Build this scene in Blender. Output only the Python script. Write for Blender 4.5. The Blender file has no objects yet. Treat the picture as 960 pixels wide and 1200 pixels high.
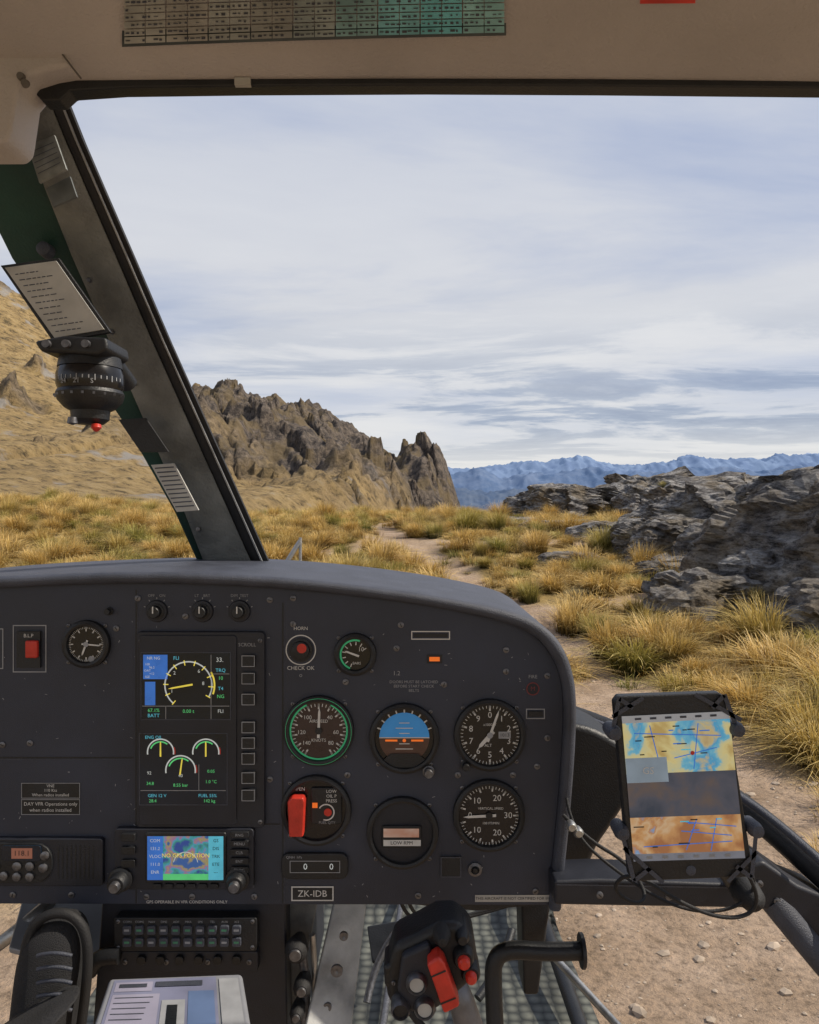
import bpy, math, random, bmesh
import numpy as np
from mathutils import Vector
random.seed(7); rng=np.random.default_rng(7)
scene=bpy.context.scene
F=900.0; CZ=1.7
def P(u,v,D,y=None):
    return ((u-480)/F*D, D if y is None else y, CZ+(600-v)/F*D)
# ---------------------------------------------------------------- noise
def vnoise(x,y,z=0.0,seed=0):
    x,y,z=np.broadcast_arrays(np.asarray(x,float),np.asarray(y,float),np.asarray(z,float))
    xi=np.floor(x).astype(np.int64);yi=np.floor(y).astype(np.int64);zi=np.floor(z).astype(np.int64)
    fx=x-xi;fy=y-yi;fz=z-zi
    fx=fx*fx*(3-2*fx);fy=fy*fy*(3-2*fy);fz=fz*fz*(3-2*fz)
    def h(a,b,c):
        n=(a*374761393+b*668265263+c*1440662683+seed*1274126177)&0xffffffff
        n=((n^(n>>13))*1274126177)&0xffffffff
        n=n^(n>>16)
        return (n&0xffff)/65535.0*2-1
    r=0
    for dx in(0,1):
        for dy in(0,1):
            for dz in(0,1):
                r=r+h(xi+dx,yi+dy,zi+dz)*(fx if dx else 1-fx)*(fy if dy else 1-fy)*(fz if dz else 1-fz)
    return r
def fbm(x,y,z=0.0,oct=4,seed=0,ridge=False):
    r=0;a=1;s=0;f=1.0
    for i in range(oct):
        n=vnoise(np.asarray(x)*f+i*17.3,np.asarray(y)*f-i*9.1,np.asarray(z)*f+i*3.7,seed+i)
        if ridge:n=1-2*np.abs(n)
        r=r+a*n;s+=a;a*=.5;f*=2.03
    return r/s
def sstep(a,b,x):
    t=np.clip((np.asarray(x,float)-a)/(b-a),0,1);return t*t*(3-2*t)
# ---------------------------------------------------------------- materials
MATS={}
def newmat(name):
    m=bpy.data.materials.new(name);m.use_nodes=True;nt=m.node_tree
    return m,nt,nt.nodes['Principled BSDF']
def M(name,col,rough=.6,metal=0,var=.15,scale=15,bump=0,bscale=200,emit=0,coat=0):
    if name in MATS:return MATS[name]
    m,nt,b=newmat(name);N=nt.nodes;L=nt.links
    tc=N.new('ShaderNodeTexCoord')
    n=N.new('ShaderNodeTexNoise');n.inputs['Scale'].default_value=scale;n.inputs['Detail'].default_value=6
    L.new(tc.outputs['Object'],n.inputs['Vector'])
    r=N.new('ShaderNodeValToRGB');e=r.color_ramp.elements
    e[0].position=.3;e[1].position=.7
    e[0].color=[max(0,c*(1-var)) for c in col[:3]]+[1];e[1].color=[min(1,c*(1+var)) for c in col[:3]]+[1]
    L.new(n.outputs['Fac'],r.inputs['Fac']);L.new(r.outputs['Color'],b.inputs['Base Color'])
    mr=N.new('ShaderNodeMapRange');mr.inputs['To Min'].default_value=max(.02,rough-.12);mr.inputs['To Max'].default_value=min(1,rough+.12)
    L.new(n.outputs['Fac'],mr.inputs['Value']);L.new(mr.outputs['Result'],b.inputs['Roughness'])
    b.inputs['Metallic'].default_value=metal
    if coat:b.inputs['Coat Weight'].default_value=coat
    if emit:
        L.new(r.outputs['Color'],b.inputs['Emission Color']);b.inputs['Emission Strength'].default_value=emit
    if bump:
        n2=N.new('ShaderNodeTexNoise');n2.inputs['Scale'].default_value=bscale;n2.inputs['Detail'].default_value=4
        L.new(tc.outputs['Object'],n2.inputs['Vector'])
        bp=N.new('ShaderNodeBump');bp.inputs['Strength'].default_value=bump;bp.inputs['Distance'].default_value=.002
        L.new(n2.outputs['Fac'],bp.inputs['Height']);L.new(bp.outputs['Normal'],b.inputs['Normal'])
    MATS[name]=m;return m
def MAPMAT(name,stops,scale,emit=.6,seed=0,detail=3):
    m,nt,b=newmat(name);N=nt.nodes;L=nt.links
    tc=N.new('ShaderNodeTexCoord');mp=N.new('ShaderNodeMapping');mp.inputs['Location'].default_value=(seed,seed*2,seed*.5)
    L.new(tc.outputs['Object'],mp.inputs['Vector'])
    n=N.new('ShaderNodeTexNoise');n.inputs['Scale'].default_value=scale;n.inputs['Detail'].default_value=detail;n.inputs['Distortion'].default_value=.3
    L.new(mp.outputs['Vector'],n.inputs['Vector'])
    r=N.new('ShaderNodeValToRGB');cr=r.color_ramp;cr.interpolation='LINEAR'
    while len(cr.elements)<len(stops):cr.elements.new(.5)
    for e,(p,c) in zip(cr.elements,stops):e.position=p;e.color=list(c)+[1]
    L.new(n.outputs['Fac'],r.inputs['Fac']);L.new(r.outputs['Color'],b.inputs['Emission Color'])
    b.inputs['Base Color'].default_value=(.02,.02,.02,1);b.inputs['Emission Strength'].default_value=emit
    b.inputs['Roughness'].default_value=.15
    return m
PANEL=M('panel_paint',(.028,.034,.054),.5,0,.30,7,.25,900)
PANEL2=M('panel_dark',(.014,.016,.024),.5,0,.25,20,.2,900)
HOOD=M('hood_vinyl',(.052,.058,.078),.55,0,.28,25,.6,700)
BLACK=M('black_plastic',(.011,.012,.014),.48,0,.35,30,.3,400)
RUBBER=M('black_rubber',(.012,.012,.013),.7,0,.3,30,.4,500)
DIAL=M('dial_face',(.008,.008,.010),.25,0,.1,20)
DIALB=M('dial_brownish',(.045,.028,.028),.3,0,.2,60)
WHITE=M('marking_white',(.62,.62,.60),.6,0,.08,60)
GREYM=M('marking_grey',(.30,.31,.33),.6,0,.1,60)
CREAM=M('placard_paper',(.42,.415,.39),.7,0,.15,30)
SILVER=M('brushed_metal',(.40,.40,.39),.4,.85,.3,40,.3,300)
SCREW=M('screw_metal',(.16,.16,.17),.45,.8,.3,200)
RED=M('red_plastic',(.55,.035,.02),.38,0,.2,60,.2,300)
ORANGE=M('orange_lamp',(.8,.16,.02),.3,0,.05,60,emit=.5)
GREEN=M('green_marking',(.05,.5,.22),.5,0,.1,60,emit=.15)
YEL=M('yellow_line',(.75,.62,.08),.5,0,.1,60,emit=.5)
LGREEN=M('lcd_green',(.1,.6,.2),.5,0,.1,60,emit=.4)
CYAN=M('lcd_cyan',(.1,.5,.65),.5,0,.1,60,emit=.4)
LWHITE=M('lcd_white',(.55,.6,.6),.5,0,.1,60,emit=.35)
LBLUE=M('lcd_blue',(.03,.13,.45),.3,0,.1,60,emit=.6)
SCREEN=M('lcd_dark',(.006,.015,.030),.12,0,.2,20)
SKYB=M('attitude_blue',(.04,.26,.62),.4,0,.08,60,emit=.15)
EARTH=M('attitude_brown',(.10,.05,.035),.4,0,.2,60)
TRIM=M('headliner_trim',(.43,.40,.385),.75,0,.22,3,.6,350)
TRIMD=M('trim_seam',(.12,.11,.10),.8)
GREENP=M('frame_green',(.012,.050,.040),.5,0,.45,8,.4,300)
PILLAR=M('pillar_grey',(.16,.172,.17),.5,0,.45,16,1.0,220)
EDGE=M('edge_strip',(.30,.31,.32),.45,0,.3,30)
ALU=M('weathered_aluminium',(.38,.39,.39),.5,.15,.5,18,.4,200)
FABRIC=M('shoe_mesh',(.018,.018,.02),.85,0,.3,60,1.0,900)
def floor_mat():
    m,nt,b=newmat('ribbed_floor');N=nt.nodes;L=nt.links
    tc=N.new('ShaderNodeTexCoord').outputs['Object']
    vo=N.new('ShaderNodeTexVoronoi');vo.inputs['Scale'].default_value=42;vo.inputs['Randomness'].default_value=.25;L.new(tc,vo.inputs['Vector'])
    n=N.new('ShaderNodeTexNoise');n.inputs['Scale'].default_value=6;n.inputs['Detail'].default_value=8;L.new(tc,n.inputs['Vector'])
    r=N.new('ShaderNodeValToRGB');e=r.color_ramp.elements;e[0].position=.25;e[0].color=(.145,.15,.13,1);e[1].position=.6;e[1].color=(.03,.033,.03,1)
    L.new(vo.outputs['Distance'],r.inputs['Fac'])
    mx=N.new('ShaderNodeMix');mx.data_type='RGBA';mx.blend_type='MULTIPLY';mx.inputs[0].default_value=.7
    r2=N.new('ShaderNodeValToRGB');e=r2.color_ramp.elements;e[0].position=.35;e[0].color=(.35,.35,.33,1);e[1].position=.65;e[1].color=(1.3,1.3,1.2,1);L.new(n.outputs['Fac'],r2.inputs['Fac'])
    L.new(r.outputs[0],mx.inputs[6]);L.new(r2.outputs[0],mx.inputs[7]);L.new(mx.outputs[2],b.inputs['Base Color'])
    b.inputs['Roughness'].default_value=.6
    bp=N.new('ShaderNodeBump');bp.invert=True;bp.inputs['Strength'].default_value=1;bp.inputs['Distance'].default_value=.006;L.new(vo.outputs['Distance'],bp.inputs['Height']);L.new(bp.outputs['Normal'],b.inputs['Normal'])
    return m
FLOORM=floor_mat()
# ---------------------------------------------------------------- object helpers
GR={}
def G(name):
    if name not in GR:
        o=bpy.data.objects.new(name,None);scene.collection.objects.link(o);GR[name]=o
    return GR[name]
def mk(name,verts,faces,mat,parent=None,bevel=0,segs=2,smooth=False):
    me=bpy.data.meshes.new(name);me.from_pydata([tuple(v) for v in verts],[],faces)
    me.materials.append(mat);me.update()
    o=bpy.data.objects.new(name,me);scene.collection.objects.link(o)
    if parent:o.parent=G(parent)
    if smooth:me.shade_smooth()
    if bevel:
        b=o.modifiers.new('b','BEVEL');b.width=bevel;b.segments=segs;b.limit_method='ANGLE';b.angle_limit=.6
        me.shade_smooth()
        w=o.modifiers.new('w','WEIGHTED_NORMAL')
    return o
BT={}
def add(g,part,mat,verts,faces,smooth=False):
    d=BT.setdefault((g,part,mat.name),[[],[],mat,smooth])
    k=len(d[0]);d[0].extend(verts);d[1].extend([tuple(i+k for i in f) for f in faces])
def flush():
    for (g,part,mn),(v,f,mat,sm) in BT.items():
        o=mk(part,v,f,mat,g)
        if sm:
            o.data.shade_smooth()
            try:
                o.data.set_sharp_from_angle(angle=.7)
            except Exception:pass
def poly(g,part,pts,dy,mat,D=1.0):
    add(g,part,mat,[P(u,v,D,D+dy) for u,v in pts],[tuple(range(len(pts)))])
def rect(g,part,u0,v0,u1,v1,dy,mat,D=1.0):poly(g,part,[(u0,v0),(u0,v1),(u1,v1),(u1,v0)],dy,mat,D)
def line(g,part,u0,v0,u1,v1,w,dy,mat,D=1.0):
    dx,dv=u1-u0,v1-v0;l=math.hypot(dx,dv) or 1;nx,nv=-dv/l*w/2,dx/l*w/2
    poly(g,part,[(u0+nx,v0+nv),(u0-nx,v0-nv),(u1-nx,v1-nv),(u1+nx,v1+nv)],dy,mat,D)
def frame(g,part,u0,v0,u1,v1,w,dy,mat,D=1.0):
    rect(g,part,u0,v0,u1,v0+w,dy,mat,D);rect(g,part,u0,v1-w,u1,v1,dy,mat,D)
    rect(g,part,u0,v0+w,u0+w,v1-w,dy,mat,D);rect(g,part,u1-w,v0+w,u1,v1-w,dy,mat,D)
def box(g,part,u0,v0,u1,v1,dy0,dy1,mat,D=1.0):
    add(g,part,mat,[P(u,v,D,D+y) for y in(dy0,dy1) for u,v in((u0,v0),(u1,v0),(u1,v1),(u0,v1))],
        [(0,1,2,3),(7,6,5,4),(0,4,5,1),(1,5,6,2),(2,6,7,3),(3,7,4,0)])
def prism(g,name,pts,dy0,dy1,mat,D=1.0,bevel=.002,segs=2):
    n=len(pts);vs=[P(u,v,D,D+dy0) for u,v in pts]+[P(u,v,D,D+dy1) for u,v in pts]
    fs=[tuple(range(n)),tuple(range(2*n-1,n-1,-1))]+[(i,n+i,n+(i+1)%n,(i+1)%n) for i in range(n)]
    return mk(name,vs,fs,mat,g,bevel,segs)
def rbox(g,name,u0,v0,u1,v1,dy0,dy1,mat,r=5,D=1.0,bevel=.0015):
    pts=[]
    for cx,cv,a0 in((u1-r,v0+r,0),(u1-r,v1-r,90),(u0+r,v1-r,180),(u0+r,v0+r,270)):
        for k in range(5):
            a=math.radians(a0+k*22.5);pts.append((cx+r*math.sin(a),cv-r*math.cos(a)))
    return prism(g,name,pts,dy0,dy1,mat,D,bevel)
def rev(g,part,u,v,prof,mat,D=1.0,n=36):
    vs=[];fs=[]
    for r,dy in prof:
        for k in range(n):
            a=2*math.pi*k/n;vs.append(P(u+r*math.cos(a),v+r*math.sin(a),D,D+dy))
    for j in range(len(prof)-1):
        for k in range(n):
            fs.append((j*n+k,j*n+(k+1)%n,(j+1)*n+(k+1)%n,(j+1)*n+k))
    add(g,part,mat,vs,fs,True)
def disc(g,part,u,v,r,dy,mat,D=1.0,n=32):
    poly(g,part,[(u+r*math.cos(2*math.pi*k/n),v-r*math.sin(2*math.pi*k/n)) for k in range(n)],dy,mat,D)
def arc(g,part,u,v,r,w,a0,a1,dy,mat,D=1.0):
    n=max(3,int(abs(a1-a0)/6))
    for k in range(n):
        q=[]
        for rr,a in((r-w/2,a0+(a1-a0)*k/n),(r+w/2,a0+(a1-a0)*k/n),(r+w/2,a0+(a1-a0)*(k+1)/n),(r-w/2,a0+(a1-a0)*(k+1)/n)):
            a=math.radians(a);q.append((u+rr*math.sin(a),v-rr*math.cos(a)))
        poly(g,part,q,dy,mat,D)
def ticks(g,part,u,v,r0,r1,n,a0,a1,w,dy,mat,D=1.0):
    for k in range(n):
        a=math.radians(a0+(a1-a0)*k/max(1,n-1))
        line(g,part,u+r0*math.sin(a),v-r0*math.cos(a),u+r1*math.sin(a),v-r1*math.cos(a),w,dy,mat,D)
def needle(g,part,u,v,a,l,w,dy,mat,tail=5,D=1.0):
    a=math.radians(a);s,c=math.sin(a),-math.cos(a)
    poly(g,part,[(u-s*tail+c*w*.6,v-c*tail-s*w*.6),(u-s*tail-c*w*.6,v-c*tail+s*w*.6),(u+s*l*.8-c*w*.5,v+c*l*.8+s*w*.5),(u+s*l,v+c*l),(u+s*l*.8+c*w*.5,v+c*l*.8-s*w*.5)],dy,mat,D)
def text(g,u,v,h,s,mat,dy=-.0112,D=1.0,rot=0,name='lettering'):
    c=bpy.data.curves.new(name,'FONT');c.body=s;c.size=h/F*D/.7;c.align_x='CENTER';c.align_y='CENTER'
    c.materials.append(mat);c.resolution_u=2
    o=bpy.data.objects.new(name,c);scene.collection.objects.link(o);o.parent=G(g)
    o.location=P(u,v,D,D+dy);o.rotation_euler=(math.pi/2,rot,0)
    return o
def screw(g,u,v,r=4.5,D=1.0,dy=-.010):
    rev(g,'screws',u,v,[(r,dy+.001),(r,dy-.0012),(r*.7,dy-.0018),(.01,dy-.0018)],SCREW,D,14)
    a=random.uniform(0,3.1)
    line(g,'screw_slots',u-r*.6*math.cos(a),v-r*.6*math.sin(a),u+r*.6*math.cos(a),v+r*.6*math.sin(a),1,dy-.0021,BLACK,D)
def knob(g,u,v,r,l,mat=BLACK,D=1.0,dy=-.010):
    rev(g,'knobs',u,v,[(r*1.15,dy),(r*1.15,dy-l*.3),(r*.9,dy-l*.35),(r*.85,dy-l*.93),(r*.75,dy-l),(.01,dy-l)],mat,D,20)
def gauge(g,nm,u,v,r,face=DIAL):
    rev(g,nm+'_bezel',u,v,[(r+6,-.0098),(r+5.2,-.0165),(r+2,-.0185),(r-.5,-.0175),(r-1.5,-.012)],BLACK,1.0,48)
    disc(g,nm+'_face',u,v,r,-.0125,face,n=48)
    for a in(45,135,225,315):
        s=math.radians(a);screw(g,u+(r+8)*math.cos(s),v+(r+8)*math.sin(s),2.4)
def tube(g,name,pts,rad,mat,cyc=False,res=4):
    c=bpy.data.curves.new(name,'CURVE');c.dimensions='3D';c.bevel_depth=rad;c.bevel_resolution=res;c.use_fill_caps=True
    s=c.splines.new('NURBS');s.points.add(len(pts)-1)
    for p,q in zip(s.points,pts):p.co=(*q,1)
    s.use_endpoint_u=True;s.order_u=3;c.resolution_u=8
    c.materials.append(mat)
    o=bpy.data.objects.new(name,c);scene.collection.objects.link(o)
    if g:o.parent=G(g)
    return o
def loft(g,name,rings,mat,smooth=True,caps=True,sub=0):
    n=len(rings[0]);vs=[p for r in rings for p in r];fs=[]
    for j in range(len(rings)-1):
        for k in range(n):fs.append((j*n+k,j*n+(k+1)%n,(j+1)*n+(k+1)%n,(j+1)*n+k))
    if caps:fs+= [tuple(range(n-1,-1,-1)),tuple(range((len(rings)-1)*n,len(rings)*n))]
    o=mk(name,vs,fs,mat,g,smooth=smooth)
    if sub:
        s=o.modifiers.new('s','SUBSURF');s.levels=sub;s.render_levels=sub
    return o

# ================================================================ INSTRUMENT PANEL
g='instrument_panel'
outer=[(-260,700),(-150,686),(-60,678),(60,672),(170,669),(260,671),(340,676),(420,684),(500,695),(570,708),(615,721),(642,738),(658,760),(667,785),(671,815),(670,870),(664,950),(658,1010),(654,1056)]
inner=[(-252,712),(-150,699),(-60,691),(60,685),(170,682),(260,684),(340,689),(420,697),(500,708),(565,721),(606,733),(630,748),(645,768),(654,790),(658,818),(657,870),(651,950),(645,1010),(641,1056)]
def dense(p,k=4):
    out=[]
    for i in range(len(p)-1):
        p0=p[max(0,i-1)];p1=p[i];p2=p[i+1];p3=p[min(len(p)-1,i+2)]
        for j in range(k):
            t=j/k
            out.append(tuple(.5*((2*p1[c])+(-p0[c]+p2[c])*t+(2*p0[c]-5*p1[c]+4*p2[c]-p3[c])*t*t+(-p0[c]+3*p1[c]-3*p2[c]+p3[c])*t**3) for c in(0,1)))
    out.append(p[-1]);return out
od=dense(outer);idn=dense(inner)
prism(g,'panel_body',od+[(-260,1056)],-.002,.30,HOOD,bevel=.004)
prism(g,'panel_face',idn+[(-252,1054)],-.010,-.001,PANEL,bevel=.0008)
n=len(od);vs=[];fs=[]
prof=[(0,-.001),(0,-.020),(.25,-.026),(.7,-.026),(1,-.020),(1,-.009)]
for i in range(n):
    for t,dy in prof:
        u=od[i][0]*(1-t)+idn[i][0]*t;v=od[i][1]*(1-t)+idn[i][1]*t;vs.append(P(u,v,1.0,1+dy))
m=len(prof)
for i in range(n-1):
    for k in range(m-1):fs.append((i*m+k,i*m+k+1,(i+1)*m+k+1,(i+1)*m+k))
mk('hood_rim',vs,fs,HOOD,g,smooth=True)
for a in[(163,690,163,1054),(333,705,333,1054),(-200,885,160,885),(166,962,330,962)]:
    line(g,'seams',*a,1.8,-.0104,BLACK)
    if a[0]==a[2]:line(g,'seam_edges',a[0]+1.6,a[1],a[2]+1.6,a[3],.8,-.0104,HOOD)
    else:line(g,'seam_edges',a[0],a[1]+1.6,a[2],a[3]+1.6,.8,-.0104,HOOD)
for u,v in[(132,715),(40,868),(165,700),(318,910),(345,730),(470,731),(592,760),(592,785),(345,700),(640,862),(318,702),(175,1046),(300,1046),(626,1040),(490,1045),(350,1020),(408,905),(88,1044),(20,1044),(536,905),(228,1046),(628,895),(406,797),(465,758),(600,905),(8,870),(140,735),(220,721),(640,790),(520,800)]:
    screw(g,u,v,3.6)
for k in range(150):
    u=random.uniform(-10,630);v=random.uniform(725,1050);a=random.uniform(0,3.14);l=random.uniform(.6,3.5)
    line(g,'paint_chips',u,v,u+l*math.cos(a),v+l*math.sin(a),random.uniform(.3,.8),-.01035,GREYM)
frame(g,'switch_outline',20,731,59,786,1.2,-.0106,GREYM);box(g,'switch_body',26,738,53,780,-.014,-.0095,BLACK)
prism(g,'red_rocker',[(38,748),(52,748),(52,768),(38,768)],-.020,-.013,RED);text(g,40,743,4,'B.L.P',WHITE,-.0145)
frame(g,'switch_outline',-30,735,9,782,1.2,-.0106,GREYM)
gauge(g,'clock',106,753,22);ticks(g,'clock_ticks',106,753,15,20,12,0,330,1.4,-.0132,WHITE);ticks(g,'clock_ticks',106,753,18,20,60,0,354,.5,-.0132,WHITE)
needle(g,'clock_hands',106,753,200,14,2,-.0140,WHITE);needle(g,'clock_hands',106,753,95,18,1.6,-.0140,WHITE);disc(g,'clock_hub',106,753,3,-.0145,GREYM)
disc(g,'clock_hub',112,770,3.5,-.0135,GREYM);knob(g,132,715,4,.01)
for u in(187,240,283):
    rev(g,'knob_collars',u,715,[(13,-.0098),(12,-.013),(9,-.0135)],PANEL2);knob(g,u,715,8,.016)
    line(g,'knob_marks',u,708,u,716,1.4,-.0268,WHITE)
    ticks(g,'knob_ticks',u,715,14,16,5,-70,70,1,-.0106,GREYM)
    text(g,u,697,3.2,['OFF    ON','LT    BRT','DIM  TEST'][(187,240,283).index(u)],GREYM)
rbox(g,'engine_display_bezel',165,738,313,964,-.017,-.009,PANEL2,5)
rbox(g,'engine_display_inner',169,742,281,960,-.019,-.016,PANEL2,4,bevel=.0008)
rect(g,'screens',172,762,274,838,-.0193,SCREEN);rect(g,'screens',170,855,270,936,-.0193,SCREEN)
frame(g,'screen_edges',171,761,275,839,1,-.0195,HOOD);frame(g,'screen_edges',169,854,271,937,1,-.0195,HOOD)
dy=-.0197
rect(g,'lcd_blue_areas',174,764,202,792,dy,LBLUE);rect(g,'lcd_blue_areas',176,795,188,822,dy,LBLUE)
text(g,186,768,3.4,'NR NG',LWHITE,dy-.0003);text(g,212,768,4,'FLI',CYAN,dy);text(g,262,770,5,'33.',LWHITE,dy)
for k in range(5):text(g,179+5*(k%2),775+k*3.6,2.6,['108','96.2','OAT','+12','IGE'][k],LWHITE,dy-.0003)
arc(g,'lcd_arc',226,799,27,1.6,-140,120,dy,LWHITE);ticks(g,'lcd_arc_ticks',226,799,23,29,11,-140,120,1.2,dy,YEL);arc(g,'lcd_arc_yellow',226,799,30,2,60,110,dy,YEL)
needle(g,'lcd_needle',226,799,-100,24,1.8,dy-.0003,YEL)
for i,(u,v,s,mm) in enumerate([(210,785,'2',LWHITE),(207,806,'1',LWHITE),(238,783,'6',LWHITE),(243,797,'8',LWHITE),(263,782,'TRQ',CYAN),(263,791,'10',LGREEN),(263,803,'T4',CYAN),(263,812,'NG',LGREEN),(263,829,'FLI',LWHITE),(186,828,'67.1%',LGREEN),(186,834,'BATT',CYAN),(226,829,'0.00 t',LGREEN)]):
    text(g,u,v,4,s,mm,dy)
line(g,'lcd_lines',173,823,273,823,.8,dy,GREYM);line(g,'lcd_lines',200,823,200,838,.8,dy,GREYM);line(g,'lcd_lines',252,764,252,838,.8,dy,GREYM);line(g,'lcd_lines',252,786,273,786,.8,dy,GREYM)
for u,v,r in((194,876,15),(246,876,15),(217,897,17)):
    arc(g,'lcd_arc',u,v,r,1.6,-100,100,dy,LWHITE);arc(g,'lcd_arc_green',u,v,r-3,1.6,-70,40,dy,LGREEN);arc(g,'lcd_arc_red',u,v,r+1.5,1.5,70,98,dy,RED);needle(g,'lcd_needle',u,v,-60+r*4,r-2,1.5,dy-.0003,YEL)
for u,v,s,mm in[(186,859,'ENG OIL',CYAN),(217,903,'40',LWHITE),(181,900,'92',LWHITE),(252,898,'0.05',LGREEN),(217,914,'8.55 bar',LGREEN),(182,912,'34.8',LGREEN),(252,910,'1.0 °C',LGREEN),(190,926,'GEN 12 V',CYAN),(248,926,'FUEL 55%',CYAN),(185,932,'28.4',LGREEN),(250,932,'142 kg',LGREEN)]:
    text(g,u,v,3.6,s,mm,dy)
line(g,'lcd_lines',171,920,269,920,.7,dy,GREYM);line(g,'lcd_lines',238,890,238,920,.7,dy,GREYM)
for v0 in(764,784,808,840,858,876,898,918):
    rbox(g,'display_key',287,v0,303,v0+14,-.0215,-.016,BLACK,2,bevel=.0006);frame(g,'key_outline',287.5,v0+.5,302.5,v0+13.5,.8,-.0219,GREYM)
text(g,293,753,4,'SCROLL',GREYM,-.0175)
for u,v in((171,748),(308,748),(308,957),(176,945)):screw(g,u,v,2.6,dy=-.017)
arc(g,'guard_ring',354,760,17,1.3,0,360,-.0106,WHITE);knob(g,354,760,12,.008,BLACK);disc(g,'warning_lamp',356,757,5.5,-.0186,RED)
text(g,354,781,4.4,'CHECK OK',WHITE);text(g,354,735,4,'HORN',WHITE);text(g,354,789,5,'o',GREYM)
gauge(g,'pressure_gauge',417,765,19);arc(g,'pressure_arc',417,765,17,2.6,-160,20,-.0132,GREEN);ticks(g,'pressure_ticks',417,765,11,15,9,-160,60,1.2,-.0134,WHITE)
text(g,424,759,5,'10',WHITE,-.0132);needle(g,'pressure_needle',417,765,-70,13,2,-.014,WHITE);text(g,419,775,3,'BARS',WHITE,-.0132)
u,v,r=375,853,35
gauge(g,'airspeed_indicator',u,v,r,DIALB);arc(g,'asi_green_arc',u,v,33,2.4,25,335,-.0132,GREEN)
ticks(g,'asi_ticks',u,v,25,31.5,13,-150,150,1.8,-.0134,WHITE);ticks(g,'asi_ticks',u,v,28,31.5,37,-150,150,.9,-.0134,WHITE)
for a,s in zip((-135,-95,-40,40,95,135),('140','120','100','40','60','80')):
    text(g,u+20*math.sin(math.radians(a)),v-20*math.cos(math.radians(a)),4.6,s,WHITE,-.0134)
text(g,u,v-11,3.6,'AIRSPEED',WHITE,-.0134);text(g,u,v+11,3.6,'KNOTS',WHITE,-.0134)
needle(g,'asi_needle',u,v,2,27,2.6,-.0145,WHITE,8);disc(g,'asi_hub',u,v,4,-.0148,BLACK)
rev(g,'asi_lit_ring',u,v,[(39,-.0102),(38.2,-.018),(37,-.018)],GREEN,n=48)
u,v,r=474,862,35
gauge(g,'attitude_indicator',u,v,r)
up=[(u+29*math.cos(a),v-1-29*math.sin(a)) for a in np.linspace(0,math.pi,20)]
dn=[(u-29*math.cos(a),v-1+29*math.sin(a)) for a in np.linspace(0,math.pi,20)]
poly(g,'attitude_sky',up,-.0130,SKYB);poly(g,'attitude_earth',dn,-.0130,EARTH);line(g,'attitude_marks',u-29,v-1,u+29,v-1,1.2,-.0133,WHITE)
for k,l in((-18,6),(-12,10),(-6,6),(6,6),(12,10)):line(g,'attitude_marks',u-l,v+k,u+l,v+k,1,-.0133,WHITE)
ticks(g,'attitude_marks',u,v-1,29,34,9,-70,70,1.6,-.0133,WHITE)
line(g,'attitude_wings',u-22,v+2,u-8,v+2,2.2,-.0142,ORANGE);line(g,'attitude_wings',u+8,v+2,u+22,v+2,2.2,-.0142,ORANGE);disc(g,'attitude_wings',u,v+2,2,-.0142,ORANGE)
poly(g,'attitude_base',[(u-24,v+24),(u-16,v+17),(u+16,v+17),(u+24,v+24),(u+12,v+33),(u-12,v+33)],-.0150,BLACK)
knob(g,502,900,6,.015,SCREW)
u,v,r=573,858,36
gauge(g,'altimeter',u,v,r);ticks(g,'altimeter_ticks',u,v,28,34,10,0,324,2,-.0132,WHITE);ticks(g,'altimeter_ticks',u,v,31,34,50,0,352.8,.8,-.0132,WHITE)
for k in range(10):
    a=math.radians(36*k);text(g,u+23*math.sin(a),v-23*math.cos(a),7,str(k),WHITE,-.0132)
rect(g,'altimeter_window',583,854,597,862,-.0134,GREYM);text(g,590,858,4,'1013',BLACK,-.0137)
needle(g,'altimeter_needles',u,v,20,31,2.6,-.0145,WHITE,8);needle(g,'altimeter_needles',u,v,222,20,4,-.0142,WHITE,6);disc(g,'altimeter_hub',u,v,3.5,-.0149,GREYM);text(g,u-2,v+12,3.4,'ALT',WHITE,-.0134);text(g,u,v-12,3,'x1000FT',WHITE,-.0134)
knob(g,545,893,5,.014)
u,v,r=572,951,36
gauge(g,'vertical_speed_indicator',u,v,r);ticks(g,'vsi_ticks',u,v,28,34,13,-90+15,270-15,1.8,-.0132,WHITE);ticks(g,'vsi_ticks',u,v,31,34,49,-75,255,.8,-.0132,WHITE)
for a,s in((-90,'0'),(-40,'10'),(25,'20'),(90,'30'),(155,'20'),(220,'10')):
    a=math.radians(a);text(g,u+22*math.sin(a),v-22*math.cos(a),7,s,WHITE,-.0132)
text(g,u+2,v-8,2.8,'VERTICAL SPEED',WHITE,-.0132);text(g,u+2,v+9,2.8,'100 FT/MIN',WHITE,-.0132)
needle(g,'vsi_needle',u,v,-93,30,2.8,-.0145,WHITE,8);disc(g,'vsi_hub',u,v,4,-.0149,BLACK)
u,v=372,945
gauge(g,'fuel_gauge',u,v,35)
prism(g,'red_guard',[(341,930),(346,925),(359,925),(361,930),(359,970),(343,970)],-.030,-.014,RED,bevel=.002)
rbox(g,'fuel_gauge_box',366,918,402,960,-.016,-.012,BLACK,3)
for yy,s in((922,'LOW'),(927.5,'OIL P'),(933,'PRESS')):text(g,390,yy,3.6,s,WHITE,-.0168)
text(g,352,920,4,'OPEN',WHITE,-.0145)
arc(g,'fuel_arc',384,946,9,1.5,-60,200,-.0168,WHITE);disc(g,'fuel_red_dot',386,946,4.5,-.0172,RED);rect(g,'fuel_red_dot',368,935,374,941,-.0168,ORANGE)
text(g,385,958,3,'FUEL QTY',GREYM,-.0168)
u,v=472,971
gauge(g,'slip_indicator',u,v,36,PANEL2);rbox(g,'slip_window',448,962,494,988,-.016,-.012,BLACK,2)
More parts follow.
